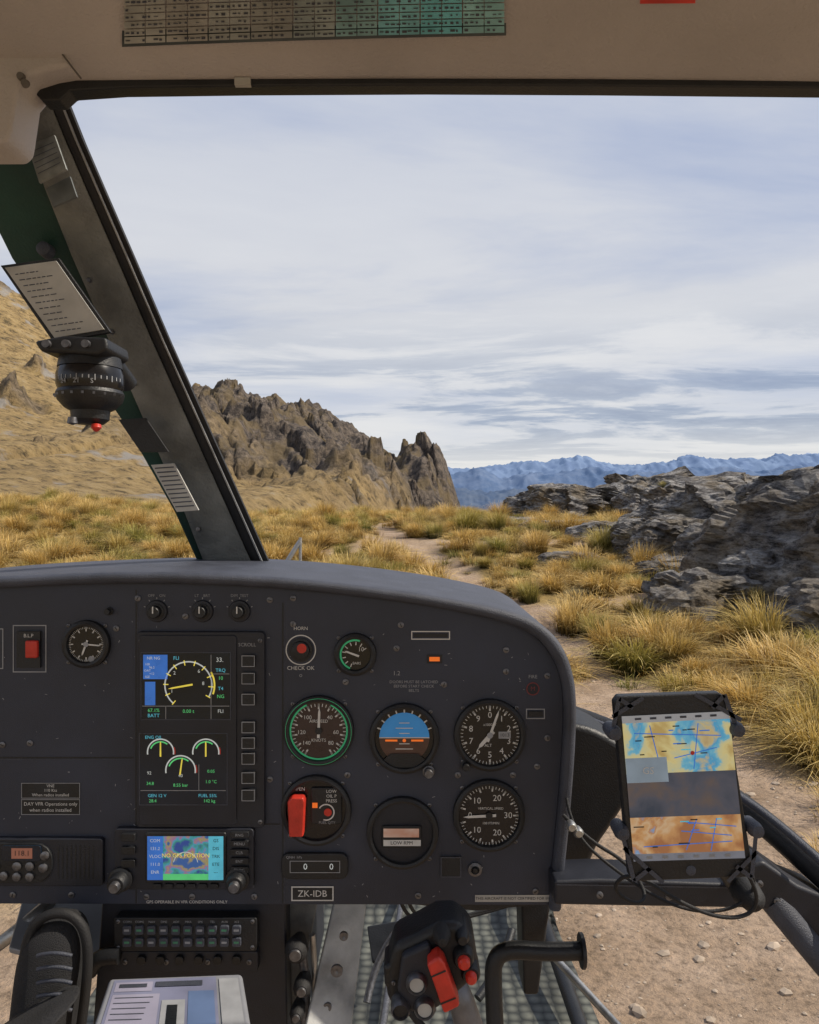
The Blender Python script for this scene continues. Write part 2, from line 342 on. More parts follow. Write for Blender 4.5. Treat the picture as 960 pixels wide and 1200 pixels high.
rect(g,'slip_display',450,965,491,975,-.0165,MAPMAT('slip_lcd',[(0.35,(.35,.16,.10)),(.6,(.45,.36,.30))],25,.7));rect(g,'slip_white',450,978,493,985,-.0165,WHITE);text(g,471,981.5,4,'LOW RPM',BLACK,-.0168)
rbox(g,'counter_bezel',332,994,409,1024,-.016,-.009,BLACK,9);text(g,360,1009,7,'0',LWHITE,-.0168);text(g,390,1009,7,'0',LWHITE,-.0168);text(g,347,998,3,'QNH  hPa',GREYM,-.0168)
frame(g,'counter_window',342,1002,400,1016,.8,-.0166,GREYM)
rect(g,'registration_plate',343,1034,392,1051,-.0108,WHITE);rect(g,'registration_plate_in',344.5,1035.5,390.5,1049.5,-.0111,BLACK);text(g,367.5,1042.5,7.5,'ZK-IDB',WHITE,-.0114)
box(g,'socket',516,999,540,1023,-.0125,-.0095,BLACK);frame(g,'socket_outline',516,999,540,1023,1.4,-.0128,HOOD)
rev(g,'jack',556,1014,[(8,-.0098),(8,-.013),(5,-.014),(4,-.012)],SCREW);knob(g,556,1014,3.5,.006)
rect(g,'lower_placard',556,1044,646,1052,-.0108,CREAM);text(g,600,1048,3.2,'THIS AIRCRAFT IS NOT CERTIFIED FOR IFR',BLACK,-.0112)
frame(g,'slot_outline',482,738,527,748,1.2,-.0106,WHITE);box(g,'slot',485,741,524,745,-.0112,-.0095,BLACK)
box(g,'lamp_base',500,765.5,518,775.5,-.0108,-.0095,BLACK);rect(g,'amber_lamp',503,768,515,773,-.0112,ORANGE)
for yy,s in((797,'DOORS MUST BE LATCHED'),(802,'BEFORE START CHECK'),(807,'BELTS')):text(g,485,yy,3.2,s,GREYM)
text(g,465,787,5,'1.2',GREYM)
DRED=M('dim_red',(.18,.03,.03))
disc(g,'warning_light',623,805,7,-.0108,PANEL2);arc(g,'warning_light_ring',623,805,7,1.2,0,360,-.011,DRED);text(g,623,805,5,'M',DRED,-.0112);text(g,623,791,4,'FIRE',GREYM)
frame(g,'selector_outline',615,828,637,840,1.2,-.0106,GREYM);box(g,'selector',618,831,634,837,-.012,-.0095,BLACK)
rect(g,'placard_black',30,914,98,951,-.0106,BLACK)
frame(g,'placard_border',30,914,98,932,.7,-.0109,GREYM);frame(g,'placard_border',30,933,98,951,.7,-.0109,GREYM)
for yy,s in((917.5,'VNE'),(922.7,'110 Kts'),(928,'When radios installed')):text(g,64,yy,3.4,s,WHITE,-.0112)
for yy,s in((938.5,'DAY VFR Operations only'),(945.5,'when radios installed')):text(g,64,yy,4,s,WHITE,-.0112)
text(g,222,1052,3.4,'GPS OPERABLE IN VFR CONDITIONS ONLY',WHITE)
rbox(g,'gps_radio_body',141,964,301,1034,-.020,-.009,PANEL2,4)
rbox(g,'gps_radio_screen_frame',177,967,270,1025,-.023,-.019,BLACK,3)
GPSM=MAPMAT('gps_map',[(.38,(.02,.06,.26)),(.44,(.04,.25,.20)),(.49,(.05,.30,.42)),(.53,(.30,.14,.28)),(.58,(.34,.28,.10)),(.64,(.03,.10,.30))],45,.8,0,5)
rect(g,'gps_screen',180,971,267,1021,-.0236,GPSM)
rect(g,'gps_screen_bars',180,971,198,1021,-.0239,LBLUE);rect(g,'gps_screen_bars',250,971,267,1021,-.0239,CYAN);rect(g,'gps_screen_bars',198,1014,250,1021,-.0239,LGREEN)
text(g,224,993,4.6,'NO GPS POSITION',YEL,-.0243)
arc(g,'gps_range_ring',224,1003,14,.9,-80,80,-.0241,LWHITE)
for k in range(5):
    text(g,189,976+k*9,3.6,['COM','131.2','VLOC','111.0','ENR'][k],LWHITE,-.0243);text(g,258.5,976+k*9,3.6,['GS','DIS','TRK','ETE','---'][k],BLACK,-.0243)
for v0 in(968,983,998):rbox(g,'radio_key',150,v0,166,v0+9,-.0245,-.019,BLACK,2,bevel=.0006)
for v0 in(966,976,986,996,1006):
    rbox(g,'radio_key',275,v0,296,v0+7,-.0245,-.019,BLACK,2,bevel=.0006);text(g,285.5,v0+3.5,3.2,['RNG','MENU','CLR','ENT','PROC'][int((v0-966)/10)],GREYM,-.0249)
knob(g,149,1021,12,.022,dy=-.018);knob(g,283,1021,12,.022,dy=-.018);knob(g,149,1021,7,.029,SCREW,dy=-.018);knob(g,283,1021,7,.029,SCREW,dy=-.018)
for k in range(6):rbox(g,'radio_key',186+k*13,1026,196+k*13,1032,-.0235,-.019,BLACK,2,bevel=.0005)
rbox(g,'comm_radio',-120,976,127,1031,-.018,-.009,PANEL2,4)
rbox(g,'comm_radio_oval',-60,980,70,1026,-.021,-.016,BLACK,20,bevel=.001)
rbox(g,'comm_display',12,982,58,1000,-.0225,-.02,SCREEN,4,bevel=.0005);rect(g,'comm_digits_back',24,985,48,997,-.0228,M('display_rust',(.30,.12,.08),.4,0,.1,30,emit=.3));text(g,36,991,6,'118.1',BLACK,-.0231)
for k,(uu,vv) in enumerate([(5,1006),(15,1017),(30,1006),(30,1018),(45,1006),(45,1018),(60,1008),(2,990),(62,994)]):rev(g,'comm_keys',uu,vv,[(5,-.020),(5,-.0235),(3.5,-.0245),(.01,-.0245)],SCREW,n=14)
for k in range(9):line(g,'radio_vents',76+k*5,984,76+k*5,1022,1.5,-.0184,BLACK)
# ================================================================ centre console
g='centre_console'
prism(g,'console_body',[(118,1057),(334,1057),(338,1300),(100,1300)],.004,.42,PANEL2,bevel=.003)
rbox(g,'audio_panel',139,1068,304,1107,-.016,.003,BLACK,3)
DGREEN=M('key_green',(.06,.22,.13),.5,0,.3,60)
for r_ in range(2):
    for k in range(10):
        rbox(g,'audio_key',150+k*14,1076+r_*14,160+k*14,1086+r_*14,-.0195,-.015,HOOD,2,bevel=.0006);rect(g,'audio_key_mark',152+k*14,1079.5+r_*14,158+k*14,1082+r_*14,-.0199,DGREEN if (k+r_)%3 else GREYM)
for k in range(10):text(g,155+k*14,1072.5,2.6,['COM1','COM2','NAV','DME','ADF','MKR','SPK','TEL','AUX','ICS'][k],GREYM,-.0166)
for u in(144,299):screw(g,u,1072,2.5,dy=-.016);screw(g,u,1102,2.5,dy=-.016)
rbox(g,'audio_panel_lower',139,1110,304,1134,-.010,.003,PANEL2,3)
for k in range(4):screw(g,150+k*48,1122,3,dy=-.010)
for k in range(6):rbox(g,'breaker',165+k*22,1113,175+k*22,1123,-.016,-.009,BLACK,4,bevel=.001)
tube(g,'console_edge_tube',[P(104,1140,.98),P(112,1124,.98),P(126,1120,.98),P(140,1120,.98)],.010,BLACK)
g='kneeboard'
a=[P(128,1146,.92),P(284,1140,.92),P(300,1235,.78),P(96,1240,.78)]
def slab(g,name,q,th,mat,bevel=.003):
    q=[Vector(p) for p in q];nn=(q[1]-q[0]).cross(q[3]-q[0]).normalized()
    if nn.z>0:nn=-nn
    vs=q+[p+nn*th for p in q]
    return mk(name,vs,[(0,1,2,3),(7,6,5,4),(0,4,5,1),(1,5,6,2),(2,6,7,3),(3,7,4,0)],mat,g,bevel,3)
slab(g,'case',a,.014,M('case_grey',(.24,.25,.28),.35,0,.1,20),.005)
def lerpq(q,s,t,lift=.002):
    q=[Vector(p) for p in q];nn=(q[1]-q[0]).cross(q[3]-q[0]).normalized()
    if nn.z<0:nn=-nn
    A=q[0].lerp(q[1],s);B=q[3].lerp(q[2],s);return A.lerp(B,t)+nn*lift
def qrect(g,part,q,s0,t0,s1,t1,lift,mat):
    add(g,part,mat,[tuple(lerpq(q,s,t,lift)) for s,t in((s0,t0),(s1,t0),(s1,t1),(s0,t1))],[(0,1,2,3)])
LILAC=M('lilac_chart',(.20,.21,.31),.5,0,.25,14);LIL2=M('lilac_pale',(.30,.29,.38),.5,0,.2,14);LIL3=M('lilac_blue',(.12,.18,.33),.5,0,.2,14)
qrect(g,'chart',a,.05,.05,.80,.97,.0008,LILAC);qrect(g,'chart_white',a,.82,.08,.96,.9,.0010,GREYM)
qrect(g,'chart_panel',a,.07,.09,.34,.22,.0011,LIL2);qrect(g,'chart_panel',a,.07,.26,.40,.95,.0011,LIL2);qrect(g,'chart_panel',a,.60,.24,.78,.95,.0011,LIL3);qrect(g,'chart_panel',a,.42,.35,.58,.95,.0011,GREYM)
for k in range(9):qrect(g,'chart_lines',a,.09,.30+.07*k,.38-random.random()*.1,.312+.07*k,.0013,HOOD)
qrect(g,'chart_dark',a,.46,.42,.53,.8,.0016,BLACK);qrect(g,'chart_dark',a,.36,.10,.70,.17,.0016,HOOD);qrect(g,'chart_text',a,.1,.12,.3,.17,.0016,HOOD)
# ================================================================ lower structure
g='cockpit_floor'
fl=[];ff=[]
nx,ny=40,40
for j in range(ny):
    for i in range(nx):
        x=-.62+.98*i/(nx-1);y=1.2+.9*j/(ny-1)
        z=.76+.22*max(0,(y-1.75))**1.2*2
        fl.append((x if i<nx-1 else x-.05*(y-1.2),y,z))
for j in range(ny-1):
    for i in range(nx-1):k=j*nx+i;ff.append((k,k+1,k+nx+1,k+nx))
mk('ribbed_mat',fl,ff,FLOORM,g,smooth=True)
slab(g,'aluminium_web',[P(392,1058,1.05),P(430,1058,1.07),P(408,1240,.98),P(350,1240,.96)],.006,ALU,.002)
prism(g,'console_side_plate',[(334,1058),(372,1058),(352,1160),(340,1240),(334,1240)],0,.01,M('worn_grey',(.13,.135,.135),.5,.2,.5,30,.4,200),D=1.04)
for (u,v,r) in((404,1090,5),(396,1130,7),(385,1172,5)):rev(g,'web_holes',u,v,[(r,-.012),(r,-.016),(r*.6,-.016),(.01,-.014)],SCREW,1.01,18)
tube(g,'floor_rail',[(-.06,1.2,.775),(-.01,1.9,.80)],.007,SCREW)
tube(g,'floor_rail',[(.31,1.15,.775),(.27,1.95,.86)],.014,BLACK)
prism(g,'under_panel_box',[(430,1057),(640,1057),(636,1075),(560,1082),(440,1070)],.03,.2,BLACK)
for k in range(2):tube(g,'wiring_loom',[P(470+k*9,1056,1.2),P(476+k*10,1078,1.25),P(520+k*10,1082,1.3),P(600+k*6,1058,1.3)],.003,RUBBER)
g='throttle_quadrant'
for (u,v,r) in((349,1108,14),(356,1150,11),(350,1180,9)):
    rev(g,'lever_knobs',u,v,[(r*.5,.02),(r*.9,.0),(r,-.008),(r*.95,-.016),(r*.6,-.022),(.01,-.023)],RUBBER,1.0,10)
    rev(g,'lever_caps',u,v,[(r*.5,-.0225),(r*.45,-.025),(.01,-.025)],SCREW,1.0,20)
tube(g,'lever_rod',[P(352,1110,1.01),P(362,1140,1.02),P(356,1230,1.0)],.006,SCREW)
tube(g,'lever_rod',[P(366,1095,1.01),P(372,1140,1.02),P(366,1230,1.0)],.004,SILVER)
g='anti_torque_pedals'
tube(g,'pedal_bar',[P(684,1114,1.02),P(640,1116,1.02),P(600,1112,1.02),P(580,1120,1.02),P(577,1150,1.02),P(582,1230,1.0)],.0115,BLACK)
tube(g,'bar_cap',[P(680,1114,1.02),P(682,1114,1.02),P(684,1114,1.02)],.022,BLACK)
tube(g,'strut',[P(648,1120,1.25),P(690,1165,1.18),P(745,1225,1.1)],.006,SILVER)
tube(g,'pedal_arm',[P(470,1085,1.45),P(440,1120,1.45),P(430,1175,1.40)],.007,SCREW)
slab(g,'pedal_plate',[P(430,1085,1.5),P(470,1078,1.5),P(476,1120,1.45),P(436,1128,1.45)],.01,BLACK)
tube(g,'pedal_arm',[P(600,1090,1.5),P(590,1130,1.45),P(560,1170,1.4)],.008,BLACK)
# ================================================================ cyclic
g='cyclic_stick'
D=.80
def ell(c,a,b,ax1,ax2,n=20,p=2.6):
    out=[]
    for k in range(n):
        t=2*math.pi*k/n;cs,sn=math.cos(t),math.sin(t)
        x=math.copysign(abs(cs)**(2/p),cs)*a;y=math.copysign(abs(sn)**(2/p),sn)*b
        out.append(tuple(Vector(c)+Vector(ax1)*x+Vector(ax2)*y))
    return out
prism(g,'grip_head',[(463,1094),(490,1082),(512,1070),(534,1068),(554,1086),(558,1112),(552,1136),(536,1150),(508,1172),(470,1172),(455,1160),(452,1130)],-.022,.032,BLACK,D,.010,4)
prism(g,'grip_shoulder',[(472,1100),(502,1086),(516,1130),(512,1160),(482,1164),(466,1140)],-.032,-.020,PANEL2,D,.004,3)
rings=[]
for u,v,w in((528,1140,15),(540,1170,16),(552,1210,18),(566,1300,19)):
    rings.append(ell(P(u,v,D+.01),w/F*D,w/F*D,(1,0,0),(0,1,0),p=2))
loft(g,'stem',rings,M('stem_grey',(.17,.17,.18),.4,.4,.3,40,.3,300))
prism(g,'red_switch_guard',[(499,1099),(512,1090),(519,1098),(536,1145),(518,1154),(510,1130)],-.048,-.026,RED,D,.003,3)
line(g,'guard_ridge',504,1112,520,1105,2,-.0485,BLACK,D);line(g,'guard_ridge',514,1142,531,1135,2,-.0485,BLACK,D)
for u,v,r in((488,1129,12),(497,1157,12),(470,1158,11)):
    rev(g,'button_collars',u,v,[(r*1.05,-.01),(r*1.0,-.036),(r*.8,-.040),(r*.7,-.036),(.01,-.036)],SCREW,D,24)
    disc(g,'button_faces',u,v,r*.66,-.0372,CREAM if r==12 else BLACK,D)
for u,v,r in((541,1104,12),(549,1121,11)):
    rev(g,'trim_switch_base',u,v,[(r,-.005),(r,-.030),(r*.8,-.034),(.01,-.034)],BLACK,D,24);rev(g,'trim_buttons',u,v,[(r*.6,-.033),(r*.55,-.040),(r*.35,-.042),(.01,-.042)],RED,D,20)
rev(g,'hat_switch',517,1080,[(10,-.01),(10,-.030),(7,-.034),(5,-.040),(.01,-.041)],RUBBER,D,20)
rev(g,'hat_switch',540,1083,[(8,.01),(8,-.026),(5,-.032),(.01,-.032)],BLACK,D,20)
for u,v in((478,1104),(462,1136),(508,1166),(530,1158)):screw(g,u,v,2.6,D,-.0225)
prism(g,'trigger',[(450,1120),(468,1112),(474,1140),(452,1146)],-.02,.02,BLACK,D,.004)
tube(g,'grip_cable',[P(470,1165,D),P(480,1190,D),P(520,1230,D)],.004,RUBBER)
# ================================================================ shoe
g='black_shoe'
rings=[]
D=.95
for u,v,w,d in((72,1071,7,.008),(71,1074,20,.022),(68,1086,32,.033),(65,1105,38,.040),(62,1130,39,.045),(58,1160,37,.050),(54,1195,36,.055),(50,1240,37,.06)):
    rings.append(ell(P(u,v,D),w/F*D,d,(1,0,.08),(0,1,0),p=2.3))
loft(g,'upper',rings,FABRIC,sub=1)
tube(g,'sole_edge',[P(32,1200,D-.02),P(26,1140,D-.02),P(33,1092,D-.02),P(55,1070,D-.02),P(85,1070,D-.02),P(103,1095,D-.02),P(103,1150,D-.02),P(94,1210,D-.02)],.006,RUBBER)
for k in range(5):tube(g,'laces',[P(44,1120+k*16,D-.05),P(64,1114+k*16,D-.058),P(84,1120+k*16,D-.05)],.0022,HOOD)
rings=[]
for u,v,w in((52,1188,46),(20,1210,60),(-40,1260,75)):rings.append(ell(P(u,v,.86),w/F*.9,.06,(1,0,.5),(0,1,0),p=2))
loft(g,'trouser_leg',rings,M('trouser_cloth',(.02,.02,.022),.9,0,.3,20,.8,400),sub=1)
g='chin_window_frame'
slab(g,'sill_panel',[P(25,1057,1.2),P(129,1057,1.2),P(128,1140,1.1),P(10,1110,1.1)],.01,M('sill_grey',(.30,.31,.33),.4,.2,.2,10),.003)
tube(g,'frame_tube',[P(-20,1120,1.15),P(30,1085,1.15),P(60,1056,1.2)],.010,SILVER)
# ================================================================ right lower frame
g='windscreen_lower_frame'
tube(g,'lower_sill',[P(650,832,1.24),P(700,848,1.22),P(780,884,1.15),P(880,950,1.05),P(960,1020,.97),P(1080,1130,.86)],.017,BLACK)
tube(g,'lower_sill_edge',[P(664,834,1.20),P(704,848,1.18),P(780,880,1.11),P(880,940,1.01),P(960,1006,.93),P(1080,1120,.82)],.005,HOOD)
prism(g,'corner_padding',dense([(655,846),(690,852),(722,868),(742,890),(740,930),(720,965),(700,995),(683,1030),(652,1030)],3),.0,.12,BLACK,1.08,.012,3)
prism(g,'cross_bar',[(648,1028),(700,1026),(760,1028),(870,1032),(930,1040),(930,1058),(870,1060),(648,1056)],-.01,.05,PANEL2,.96,.004,3)
line(g,'cross_bar_edge',650,1031,868,1035,1.5,-.0125,HOOD,.96)
prism(g,'frame_node',[(868,1010),(890,1004),(930,1032),(962,1045),(1030,1100),(1030,1150),(960,1115),(900,1062),(872,1060)],-.012,.05,PANEL2,.95,.005,3)
tube(g,'door_post',[P(905,1055,.95),P(950,1110,.93),P(1010,1180,.9)],.016,HOOD)
for u,v in((885,1030),(700,1043),(780,1045),(905,1050)):screw(g,u,v,4,.95,-.0125)
prism(g,'panel_side_bracket',[(618,1057),(660,1057),(652,1110),(640,1200),(622,1200)],.06,.12,BLACK,1.02,.004)
# ================================================================ tablet
g='tablet_computer'
D=.82
T=[(719,822),(724,815),(842,811),(849,816),(881,1018),(877,1026),(744,1031),(737,1026)]
prism(g,'tablet_case',T,-.004,.010,BLACK,D,.002,3)
S4=[(727,838),(852,832),(871,1003),(741,1007)]
def tq(s,t):
    a=[S4[0][i]*(1-s)+S4[1][i]*s for i in(0,1)];b=[S4[3][i]*(1-s)+S4[2][i]*s for i in(0,1)]
    return (a[0]*(1-t)+b[0]*t,a[1]*(1-t)+b[1]*t)
def trect(part,s0,t0,s1,t1,dy,mat):poly(g,part,[tq(s0,t0),tq(s0,t1),tq(s1,t1),tq(s1,t0)],dy,mat,D)
m1=MAPMAT('chart_top',[(.36,(.44,.30,.10)),(.44,(.60,.50,.22)),(.49,(.50,.48,.28)),(.515,(.14,.40,.52)),(.56,(.06,.30,.50)),(.61,(.50,.40,.20)),(.7,(.36,.22,.10))],24,.8,3,7)
m2=MAPMAT('chart_mid',[(.35,(.03,.045,.07)),(.5,(.07,.075,.10)),(.65,(.13,.09,.07))],24,.7,5,7)
m3=MAPMAT('chart_low',[(.34,(.32,.13,.05)),(.42,(.50,.26,.10)),(.48,(.56,.38,.22)),(.53,(.44,.20,.07)),(.58,(.16,.30,.50)),(.64,(.50,.42,.34)),(.7,(.38,.18,.07))],24,.8,9,7)
trect('screen_bar',0,0,1,.05,-.0052,M('tab_bar',(.35,.37,.40),.2,0,.05,60,emit=.3))
trect('screen_chart_top',0,.05,1,.40,-.0052,m1);trect('screen_status',.0,.29,.38,.46,-.0056,M('tab_cloud',(.22,.29,.36),.3,0,.2,30,emit=.3))
trect('screen_chart_mid',0,.40,1,.70,-.0052,m2);trect('screen_chart_low',0,.70,1,.95,-.0052,m3);trect('screen_bar_low',0,.95,1,1,-.0052,M('tab_bar2',(.20,.22,.27),.2,0,.1,60,emit=.3))
def tline(s0,t0,s1,t1,w,mat):
    a=tq(s0,t0);b_=tq(s1,t1);line(g,'chart_routes',a[0],a[1],b_[0],b_[1],w,-.0058,mat,D)
for s0,t0,s1,t1 in((.10,.12,.9,.16),(.45,.30,.85,.24),(.25,.07,.30,.29),(.70,.07,.62,.38),(.5,.74,.95,.78),(.60,.72,.48,.93),(.1,.9,.9,.88),(.78,.72,.70,.94),(.45,.80,.9,.84)):
    tline(s0,t0,s1,t1,1.1,LBLUE)
for k in range(22):
    s0,t0=random.uniform(.02,.8),random.choice([random.uniform(.07,.27),random.uniform(.71,.92)]);trect('chart_labels',s0,t0,s0+random.uniform(.04,.10),t0+.008,-.0060,random.choice([BLACK,CYAN,LBLUE,HOOD]))
for s0 in(.12,.26,.40,.54,.68,.82):trect('bar_icons',s0,.965,s0+.05,.985,-.0056,GREYM);trect('bar_icons',s0,.015,s0+.06,.030,-.0056,HOOD)
c=tq(.2,.38);text(g,c[0],c[1],8,'GS',WHITE,-.0062,D);c=tq(.62,.27);disc(g,'aircraft_dot',c[0],c[1],2.5,-.0062,RED,D)
rev(g,'home_button',808,1018,[(6,-.0045),(5,-.0052),(.01,-.0052)],HOOD,D,20)
for (u0,v0,u1,v1) in((716,855,724,815),(724,817,740,828),(861,853,846,812),(846,813,832,828),(727,973,741,1029),(883,970,878,1025),(741,1029,760,1014),(878,1025,860,1012),(716,838,752,816),(812,812,866,842),(729,990,775,1031),(884,995,850,1030)):
    line(g,'elastic_straps',u0,v0,u1,v1,5,-.0068,HOOD,D)
for u,v in((718,857),(861,853),(727,973),(883,970)):
    rev(g,'clamp_knobs',u,v,[(5,.02),(8,.015),(9,-.004),(7,-.012),(.01,-.014)],HOOD,D,20)
tube(g,'mount_arm',[P(800,930,.85),P(830,990,.88),P(870,1045,.93)],.012,BLACK);tube(g,'mount_cross',[P(718,857,.845),P(800,915,.85),P(883,970,.845)],.006,BLACK);tube(g,'mount_cross',[P(861,853,.845),P(800,915,.85),P(727,973,.845)],.006,BLACK)
rev(g,'mount_ball',874,1045,[(14,.02),(17,.0),(14,-.02),(7,-.03),(.01,-.032)],RUBBER,.90,24)
tube(g,'charging_cable',[P(660,955,.95),P(690,985,.93),P(735,1010,.92),P(760,1050,.90),P(745,1062,.88),P(715,1040,.88),P(740,1020,.86),P(800,1060,.85),P(850,1078,.85),P(885,1070,.86),P(888,1040,.85),P(870,1015,.85)],.0022,RUBBER)
tube(g,'charging_cable',[P(664,935,.96),P(670,975,.94),P(720,1020,.93),P(790,1065,.88),P(850,1070,.88),P(890,1045,.88),P(880,1020,.87)],.0020,RUBBER)
for u,v in((668,965),(676,972)):rev(g,'cable_connector',u,v,[(5,0),(6,-.01),(4,-.014),(.01,-.014)],SILVER,.93,14)
# ================================================================ overhead / roof
g='cabin_roof'
prof=[(.775,96),(.765,88),(.74,60),(.70,20),(.665,-30),(.62,-110)]
vs=[];fs=[];prof3=[(y,CZ+(600-v)/F*y) for y,v in prof]+[(.4,2.235),(0,2.25),(-.8,2.25)]
xs=np.linspace(-1.15,1.15,34)
for x in xs:
    for y,z in prof3:vs.append((x,y+0.02*(x*x),z-.02*x*x))
m=len(prof3)
for i in range(len(xs)-1):
    for k in range(m-1):fs.append((i*m+k,(i+1)*m+k,(i+1)*m+k+1,i*m+k+1))
o=mk('headliner',vs,fs,TRIM,g,smooth=True);s=o.modifiers.new('s','SOLIDIFY');s.thickness=.03;s.offset=-1
prism(g,'windscreen_seal',dense([(40,108),(75,100),(150,97),(300,96),(500,94),(700,93),(1000,92),(1300,93)],3)+[(1300,116),(1000,116),(700,113),(500,112),(300,113),(150,115),(92,119),(80,130),(60,130)],-.02,.0,BLACK,.79,.002)
box(g,'seal_clip',281,106,299,114,-.024,-.018,CREAM,.79)
prism(g,'corner_trim',[(-300,-60),(60,-60),(92,20),(98,70),(96,97),(72,101),(50,108),(38,122),(34,150),(30,176),(22,184),(-300,186)],-.03,.02,TRIM,.775,.006,3)
tube(g,'trim_seam',[P(18,-30,.742),P(44,20,.742),P(66,55,.742),P(95,92,.742)],.0009,TRIMD)
for u,v in((25,90),(30,98)):rev(g,'trim_button',u,v,[(5,.001),(4,-.003),(.01,-.003)],TRIMD,.745,14)
g='checklist_placard'
def hl(u,v,lift):
    vv=[p[1] for p in prof];yy=[p[0] for p in prof]
    y=float(np.interp(-v,[-q for q in vv],yy));x=(u-480)/F*y
    return (x,y+.02*x*x-lift*.5,CZ+(600-v)/F*y-.02*x*x-lift)
def hp(part,u0,v0,u1,v1,lift,mat):
    sl=lambda u:-.024*(u-143)
    N=6;vs=[];fs=[]
    for k in range(N+1):
        u=u0+(u1-u0)*k/N
        vs+= [hl(u,v0+sl(u)*1.0,lift),hl(u,v1+sl(u),lift)]
    for k in range(N):fs.append((2*k,2*k+1,2*k+3,2*k+2))
    add(g,part,mat,vs,fs)
hp('backing',143,-40,593,50,.0025,M('placard_dark',(.07,.085,.085),.5,0,.2,20))
cols=[(.36,.37,.34),(.34,.34,.31),(.30,.32,.30),(.25,.26,.24),(.28,.33,.32),(.20,.36,.37),(.16,.40,.44),(.13,.42,.47),(.22,.44,.45)]
cm=[M('card_%d'%i,c,.6,0,.3,30) for i,c in enumerate(cols)]
for i in range(9):
    u0=146+i*49.6
    for j in range(9):
        v0=-34+j*9
        hp('cells_%d'%i,u0,v0,u0+24,v0+7.6,.0035,cm[i]);hp('cells_%d'%i,u0+25,v0,u0+48,v0+7.6,.0035,cm[i])
        for q in range(7):
            if random.random()<.8:
                x0=u0+1.5+q*6.6;hp('cell_text',x0,v0+random.uniform(2,3),x0+random.uniform(2,5.5),v0+random.uniform(3.8,5.2),.0042,HOOD)
hp('label_right',750,10,815,15,.0025,RED)
# ================================================================ left pillar
g='windscreen_pillar'
VV=[95,130,160,220,300,400,500,600,672,700]
R=[68,82,94,120,155,198,243,288,320,332]
def dep(v):return .80+(v-100)/570*.45
L1=[8,22,32,52,84,128,172,216,244,254]
L0=[-80,-70,-60,-30,10,78,146,203,236,248]
def strip(name,A,B,off,th,mat,bulge=0.0):
    vs=[];fs=[];n=7
    for i,v in enumerate(VV):
        D=dep(v)
        for k in range(n):
            t=k/(n-1);u=A[i]*(1-t)+B[i]*t
            vs.append(P(u,v,D,D+off-bulge*math.sin(math.pi*t)))
        for k in range(n):
            t=1-k/(n-1);u=A[i]*(1-t)+B[i]*t
            vs.append(P(u,v,D,D+off+th))
    m=2*n
    for i in range(len(VV)-1):
        for k in range(m):fs.append((i*m+k,i*m+(k+1)%m,(i+1)*m+(k+1)%m,(i+1)*m+k))
    fs+=[tuple(range(m)),tuple(range((len(VV)-1)*m,len(VV)*m))[::-1]]
    return mk(name,vs,fs,mat,g,bevel=.0015)
strip('inner_band',L1,[r-20 for r in R],0,.012,PILLAR,.008)
strip('dark_flange',L0,[l+1 for l in L1],.008,.012,GREENP,.003)
strip('glass_seal',[r-21 for r in R],[r-8 for r in R],.004,.012,BLACK,.003)
strip('edge_metal',[r-8 for r in R],[r-6 for r in R],.000,.012,EDGE,.0)
strip('outer_seal',[r-6 for r in R],R,.006,.010,RUBBER,.001)
poly2=lambda name,pts,D,mat,off=0:prism(g,name,pts,-.004+off,.0,mat,D,.0005)
poly2('tape_label',[(34,172),(66,160),(80,200),(48,216)],.835,M('tape_silver',(.20,.21,.20),.45,.2,.4,60))
poly2('tape_strip',[(56,222),(84,208),(92,232),(64,244)],.862,M('tape_dark',(.10,.11,.11),.5,0,.3,50))
poly2('black_label',[(140,492),(172,490),(199,530),(166,530)],1.08,BLACK)
poly2('lower_placard',[(178,545),(205,543),(234,598),(208,600)],1.13,CREAM)
for k in range(10):
    t=(k+.7)/11;line(g,'placard_lines',181+29*t,545.5+55*t,203+29*t,544+55*t,1.4,-.0047,HOOD,1.13)
for k in range(5):
    t=(k+.7)/6;line(g,'tape_lines',37+13*t,176+38*t,64+12*t,165+35*t,.8,-.0047,HOOD,.835)
rev(g,'rivet',52,292,[(9,.01),(8,-.004),(5,-.006),(.01,-.006)],HOOD,.94,16)
for v in(330,390,450,560,620):
    uu=float(np.interp(v,VV,L1))+10;rev(g,'band_rivets',uu,v,[(3,-.004),(2.5,-.009),(.01,-.0095)],SCREW,dep(v),12)
g='deviation_card'
prism(g,'card_frame',[(2,312),(70,303),(131,390),(64,402)],-.003,.003,BLACK,.90,.0006)
prism(g,'card_paper',[(8,315),(68,307),(124,387),(66,397)],-.0045,-.0028,CREAM,.90,.0003)
for k in range(11):
    t=(k+1)/12;a0=(12+56*t,316+80*t)
    x0=a0[0]+4;lim=a0[0]+random.uniform(30,48)
    while x0<lim-6:
        w_=random.uniform(2.5,7)
        line(g,'card_writing',x0,a0[1]-(x0-a0[0])*.14+1,x0+w_,a0[1]-(x0+w_-a0[0])*.14+1,1.1,-.0050,HOOD,.90);x0+=w_+1.6
